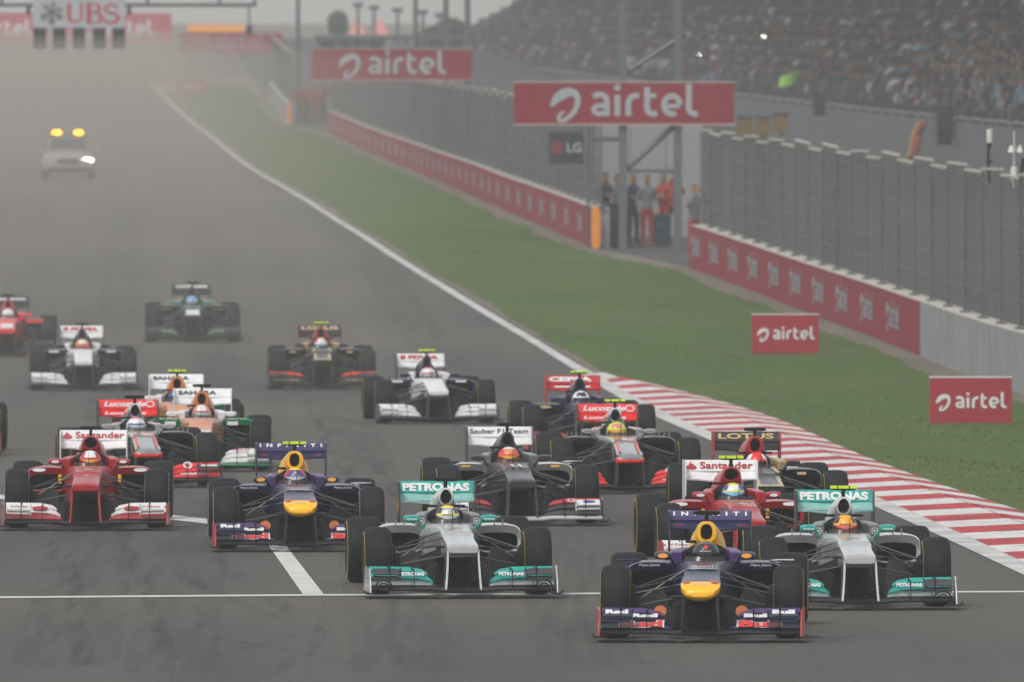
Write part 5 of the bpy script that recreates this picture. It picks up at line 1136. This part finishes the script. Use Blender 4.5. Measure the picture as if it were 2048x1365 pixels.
sign_strokes([(arc(.28,.73,.2,.22,35,270,10) + arc(.28,.27,.24,.24,90,-150,10), [.06]+[.12]*9+[.15]*3+[.14]*8+[.06]), ([(.47,.72),(.47,.98)], .05), ([(.04,.02),(.04,.3)], .05)], 207, 207 + 30/.53, 7, 47, UR, 'lettering')
for a in (0, 60, -60):
    ca, sa = math.cos(R(a)), math.sin(R(a)); rot = lambda pts: [(.5 + (x*ca - y*sa)*.5, .5 + (x*sa + y*ca)*.5) for x, y in pts]
    sign_strokes([(rot([(0,-.75),(0,.7)]), .1), (rot(arc(0,-.78,.2,.2,0,360,10)), .1), (rot([(0,.55),(.25,.55),(.25,.85),(0,.85)]), .09)], 80, 127, 2, 48, UD, 'emblem')

# ------------------------------------------------------------------ course car with amber lamps
def course_car(u, v):
    p = ground_at(u, v); o = empty('course_car', p, (0, 0, R(2))); tag(o, 'hazy pale course car with two amber roof lamps following the grid', 'car')
    B = mat('car_silver', (.30, .29, .28), .7, .0, .0, spec=.2); GL = mat('car_glass', (.03, .035, .04), .08); R_ = lambda y, hw, zt, zb, e=3.4: sell(0, (zt+zb)/2, hw, (zt-zb)/2, y, 24, e)
    mb = MB(); mb.loft([R_(-.92,.72,.62,.3), R_(-.86,.84,.72,.22), R_(-.4,.92,.82,.2), R_(.4,.93,.93,.2), R_(2.6,.93,.98,.2), R_(3.5,.9,.98,.24), R_(3.62,.82,.92,.3)]); ob('body', mb.mesh('body', 35), B, o)
    mb = MB(); mb.loft([R_(.55,.72,.98,.9), R_(1.3,.66,1.44,.9), R_(1.6,.66,1.48,.9), R_(3.0,.64,1.46,.9), R_(3.5,.6,1.2,.9)]); cab = ob('cabin', mb.mesh('cabin', 35), B, o)
    mb = MB(); mb.add([(-.68,.58,1.0),(.68,.58,1.0),(.56,1.22,1.41),(-.56,1.22,1.41)], [(0,1,2,3)]); ob('windscreen', mb.mesh('windscreen'), GL, cab)
    for s in (-1, 1):
        mb = MB(); mb.add([(s*.725,.9,1.0),(s*.72,3.2,1.0),(s*.665,3.0,1.38),(s*.675,1.45,1.38)], [(0,1,2,3)]); ob('side_window', mb.mesh('side_window'), GL, cab)
        mb = MB(); mb.loft([sell(s*.62,.64,.2,.07,-.88,14,2.6), sell(s*.64,.65,.24,.09,-.7,14,2.6)]); ob('headlight', mb.mesh('headlight', 35), emit('headlight_lit', (1, .98, .93), 6) if s > 0 else mat('headlight_off', (.3, .31, .32), .15), o)
        mb = MB(); mb.loft([sell(s*1.02,1.0,.11,.07,.75,12,3), sell(s*1.02,1.0,.12,.08,.88,12,3)]); ob('mirror', mb.mesh('mirror', 35), B, o)
        for yy in (-.1, 2.75):
            w = ob('wheel', cached(('tyre', .255), lambda: tyre_mb(.255), 50), RUBBER, o, (s*.8, yy, .325)); ob('rim', cached(('rim', .255), lambda: rim_mb(.255)), RIM, w)
    mb = MB(); mb.box(-.38,.38,-.925,-.86,.52,.70); ob('grille', mb.mesh('grille', bevel=.01), MATTE, o); mb = MB(); mb.box(-.75,.75,-.935,-.82,.24,.40); ob('lower_grille', mb.mesh('lower_grille', bevel=.01), MATTE, o)
    mb = MB(); mb.box(-.62,.62,1.46,1.74,1.44,1.53); bar = ob('light_bar', mb.mesh('light_bar', bevel=.01), MATTE, o)
    AM = emit('amber_lamp', (1, .42, .005), 6)
    for x in (-.40, .36):
        mb = MB(); mb.loft([sell(x,1.59,.14,.08,1.46,14,2.6), sell(x,1.59,.17,.10,1.5,14,2.6), sell(x,1.59,.17,.10,1.7,14,2.6)]); ob('lamp', mb.mesh('lamp', 40), AM, bar)
course_car(137, 358)

# ------------------------------------------------------------------ far end of the straight
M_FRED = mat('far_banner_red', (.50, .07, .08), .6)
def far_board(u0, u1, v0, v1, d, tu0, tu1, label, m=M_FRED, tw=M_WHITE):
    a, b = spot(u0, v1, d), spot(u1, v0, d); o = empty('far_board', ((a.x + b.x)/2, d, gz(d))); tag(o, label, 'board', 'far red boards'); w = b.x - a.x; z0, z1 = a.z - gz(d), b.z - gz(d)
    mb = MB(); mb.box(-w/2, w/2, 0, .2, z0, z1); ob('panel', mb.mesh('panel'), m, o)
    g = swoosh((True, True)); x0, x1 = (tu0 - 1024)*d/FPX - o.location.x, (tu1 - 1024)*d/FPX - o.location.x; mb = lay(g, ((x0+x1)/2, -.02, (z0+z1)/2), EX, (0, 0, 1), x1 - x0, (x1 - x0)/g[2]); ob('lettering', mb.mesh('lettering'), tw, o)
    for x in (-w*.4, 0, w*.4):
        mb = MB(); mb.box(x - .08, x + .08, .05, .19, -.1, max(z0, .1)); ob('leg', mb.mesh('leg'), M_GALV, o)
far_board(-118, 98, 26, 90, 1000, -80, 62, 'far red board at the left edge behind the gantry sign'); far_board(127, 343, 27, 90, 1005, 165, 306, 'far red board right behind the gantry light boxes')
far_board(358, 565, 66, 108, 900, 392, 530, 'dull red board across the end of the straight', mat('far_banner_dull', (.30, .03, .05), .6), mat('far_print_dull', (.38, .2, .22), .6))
a = spot(375, 66, 903); b = spot(490, 50, 903); o = empty('orange_awning', ((a.x+b.x)/2, 903, gz(903))); tag(o, 'orange awning strip above the dull red far board', 'awning'); w = b.x - a.x; z0, z1 = a.z - gz(903), b.z - gz(903)
mb = MB(); mb.loft([[(-w/2, 0, z0), (-w/2, 0, z0 + .1), (-w/2, 1.5, z1), (-w/2, 1.5, z1 - .1)], [(w/2, 0, z0), (w/2, 0, z0 + .1), (w/2, 1.5, z1), (w/2, 1.5, z1 - .1)]]); ob('canvas', mb.mesh('canvas'), mat('awning_orange', (.7, .26, .04), .8), o)
for x in (-w*.45, w*.45):
    mb = MB(); mb.tube([(x, .1, 0), (x, .1, z0 + .05)], .05, 6); ob('leg', mb.mesh('leg'), M_GALV, o)
def mast(u, v0, d, r, label, head=None):
    p = Vector(((u - 1024)*d/FPX, d, gz(d))); zt = EYE - (v0 - HORIZON)*d/FPX - p.z; o = empty('light_mast', p); tag(o, label, 'mast', 'masts at the end of the straight')
    mb = MB(); mb.tube([(0, 0, -.1), (0, 0, zt)], [r, r*.75], 10); ob('pole', mb.mesh('pole', 40), M_GALV, o); mb = MB(); mb.box(-r*2, r*2, -r*2, r*2, -.1, .12); ob('base', mb.mesh('base'), M_CONC, o)
    if head: mb = MB(); mb.box(-head/2, head/2, -.15, .15, zt, zt + .28); ob('lamp_head', mb.mesh('lamp_head', bevel=.02), M_DARKSTEEL, o)
mast(596, -60, 690, .13, 'tall plain mast at the far opening'); mast(831, -60, 640, .13, 'tall plain mast behind the second banner sign')
for i, (u, v) in enumerate(((716, 14), (748, 20), (795, 25), (846, 29), (880, 35))): mast(u, v, 930, .13, ('first', 'second', 'third', 'fourth', 'fifth')[i] + ' floodlight mast from the left above the pavilion', .68)
d = 880.; a = spot(630, 80, d); b = spot(948, 70, d); o = empty('pavilion', ((a.x+b.x)/2, d, gz(d))); tag(o, 'open flat roofed pavilion behind the second banner sign', 'pavilion'); w = b.x - a.x; z0, z1 = a.z - gz(d), b.z - gz(d)
mb = MB(); mb.box(-w/2, w/2, 0, 4, z0, z1); ob('roof', mb.mesh('roof', bevel=.03), mat('pavilion_roof', (.07, .085, .1), .6), o)
for i in range(8):
    x = -w/2 + .2 + (w - .4)*i/7; mb = MB(); mb.box(x - .1, x + .1, .2, .4, -.1, z0); ob('column', mb.mesh('column'), M_GALV, o)
for i in range(4):
    x0 = -w/2 + .3 + i*w*.1; mb = MB(); mb.box(x0, x0 + w*.1 - .06, 2.5, 2.6, -.1, z0 - .02); ob('wall_panel', mb.mesh('wall_panel'), M_DARKSTEEL, o)
d = 970.; a = spot(692, 72, d); b = spot(782, 34, d); o = empty('marquee', ((a.x+b.x)/2, d, gz(d))); tag(o, 'pale orange marquee with twin peaks far behind', 'marquee'); w = b.x - a.x; zz = b.z - gz(d)
for i, c in enumerate(((.7, .3, .2), (.72, .28, .24))):
    x0 = -w/2 + i*w/2; mb = MB(); h0 = a.z - gz(d) - .2
    mb.add([(x0, 0, h0), (x0 + w/2, 0, h0), (x0 + w/2, 3, h0), (x0, 3, h0), (x0 + w/4, 1.5, zz)], [(0,1,4),(1,2,4),(2,3,4),(3,0,4),(0,3,2,1)]); ob('peak', mb.mesh('peak'), mat('marquee_%d' % i, c, .8), o)
    mb = MB(); mb.box(x0 + .05, x0 + w/2 - .05, .05, 2.95, -.1, h0); ob('wall', mb.mesh('wall'), M_CABIN, o)
# two dark far trees left of the stand
rt = random.Random(3)
def far_tree(u, vtop, d, rx, label):
    p = Vector(((u - 1024)*d/FPX, d, gz(d))); h = EYE - (vtop - HORIZON)*d/FPX - p.z; o = empty('tree', p); tag(o, label, 'tree', 'far trees')
    mb = MB(); mb.tube([(0, 0, -.1), (.05, 0, h*.4), (0, .05, h*.75)], [.14, .1, .04], 8)
    for _ in range(6):
        a = rt.uniform(0, 6.28); mb.tube([(0, 0, h*rt.uniform(.35, .6)), (rx*.7*math.cos(a), rx*.7*math.sin(a), h*rt.uniform(.6, .85))], [.05, .015], 5)
    ob('trunk', mb.mesh('trunk', 50), mat('bark', (.06, .045, .03), .9), o); mb = MB()
    for _ in range(1500):
        a, b, r = rt.uniform(0, 6.28), math.acos(rt.uniform(-1, 1)), rt.random()**.4
        k = 1 + .25*math.sin(3*a) * math.sin(2*b); c = Vector((rx*r*k*math.sin(b)*math.cos(a), rx*r*k*math.sin(b)*math.sin(a), h*.62 + h*.38*r*math.cos(b)))
        t1 = Vector((rt.uniform(-1, 1), rt.uniform(-1, 1), rt.uniform(-1, 1))).normalized()*.16; t2 = t1.orthogonal().normalized()*.1; mb.add([c - t1, c + t2, c + t1, c - t2], [(0,1,2,3)])
    ob('crown', mb.mesh('crown'), mat('foliage', (.05, .075, .03), .8, var=.3, scale=2), o)
far_tree(872, 52, 905, 1.1, 'low dark tree between the pavilion and the stand'); far_tree(905, 36, 915, 1.2, 'taller dark tree nearest the end of the stand'); far_tree(676, 22, 1010, .7, 'thin hazy tree left of the marquee')

# ------------------------------------------------------------------ haze: one closed box of even air
mb = MB(); mb.box(-240, 240, -22, 1660, -2.2, 24); hz = ob('haze', mb.mesh('haze'), None); tag(hz, 'even pale haze filling the air over the track', 'haze', kind='stuff')
hm = bpy.data.materials.new('haze_air'); hm.use_nodes = True; nt = hm.node_tree; nt.nodes.remove(nt.nodes['Principled BSDF'])
pv = nt.nodes.new('ShaderNodeVolumePrincipled'); pv.inputs['Color'].default_value = (*HAZE_COLOR, 1); pv.inputs['Density'].default_value = HAZE_DENSITY; pv.inputs['Anisotropy'].default_value = 0.2
nt.links.new(pv.outputs[0], nt.nodes['Material Output'].inputs['Volume']); hz.data.materials.clear(); hz.data.materials.append(hm)

# dusty second haze volume added over the far left, so far cars fade more
mb = MB(); poly = [(-120, 197), (-.8, 205), (-25.5, 1010), (-120, 1010)]
mb.extrude(poly, lambda a, b, t: (a, b, t), -2.0, 4.9)
dz_ = ob('added_haze', mb.mesh('added_haze'), None); tag(dz_, 'added dusty brown haze over the far part of the track', 'added_haze', kind='stuff')
dm = bpy.data.materials.new('added_haze_air'); dm.use_nodes = True; nt = dm.node_tree; nt.nodes.remove(nt.nodes['Principled BSDF'])
pv = nt.nodes.new('ShaderNodeVolumePrincipled'); pv.inputs['Color'].default_value = (.70, .645, .57, 1); pv.inputs['Density'].default_value = 0.0022; pv.inputs['Anisotropy'].default_value = 0.2
nt.links.new(pv.outputs[0], nt.nodes['Material Output'].inputs['Volume']); dz_.data.materials.clear(); dz_.data.materials.append(dm)
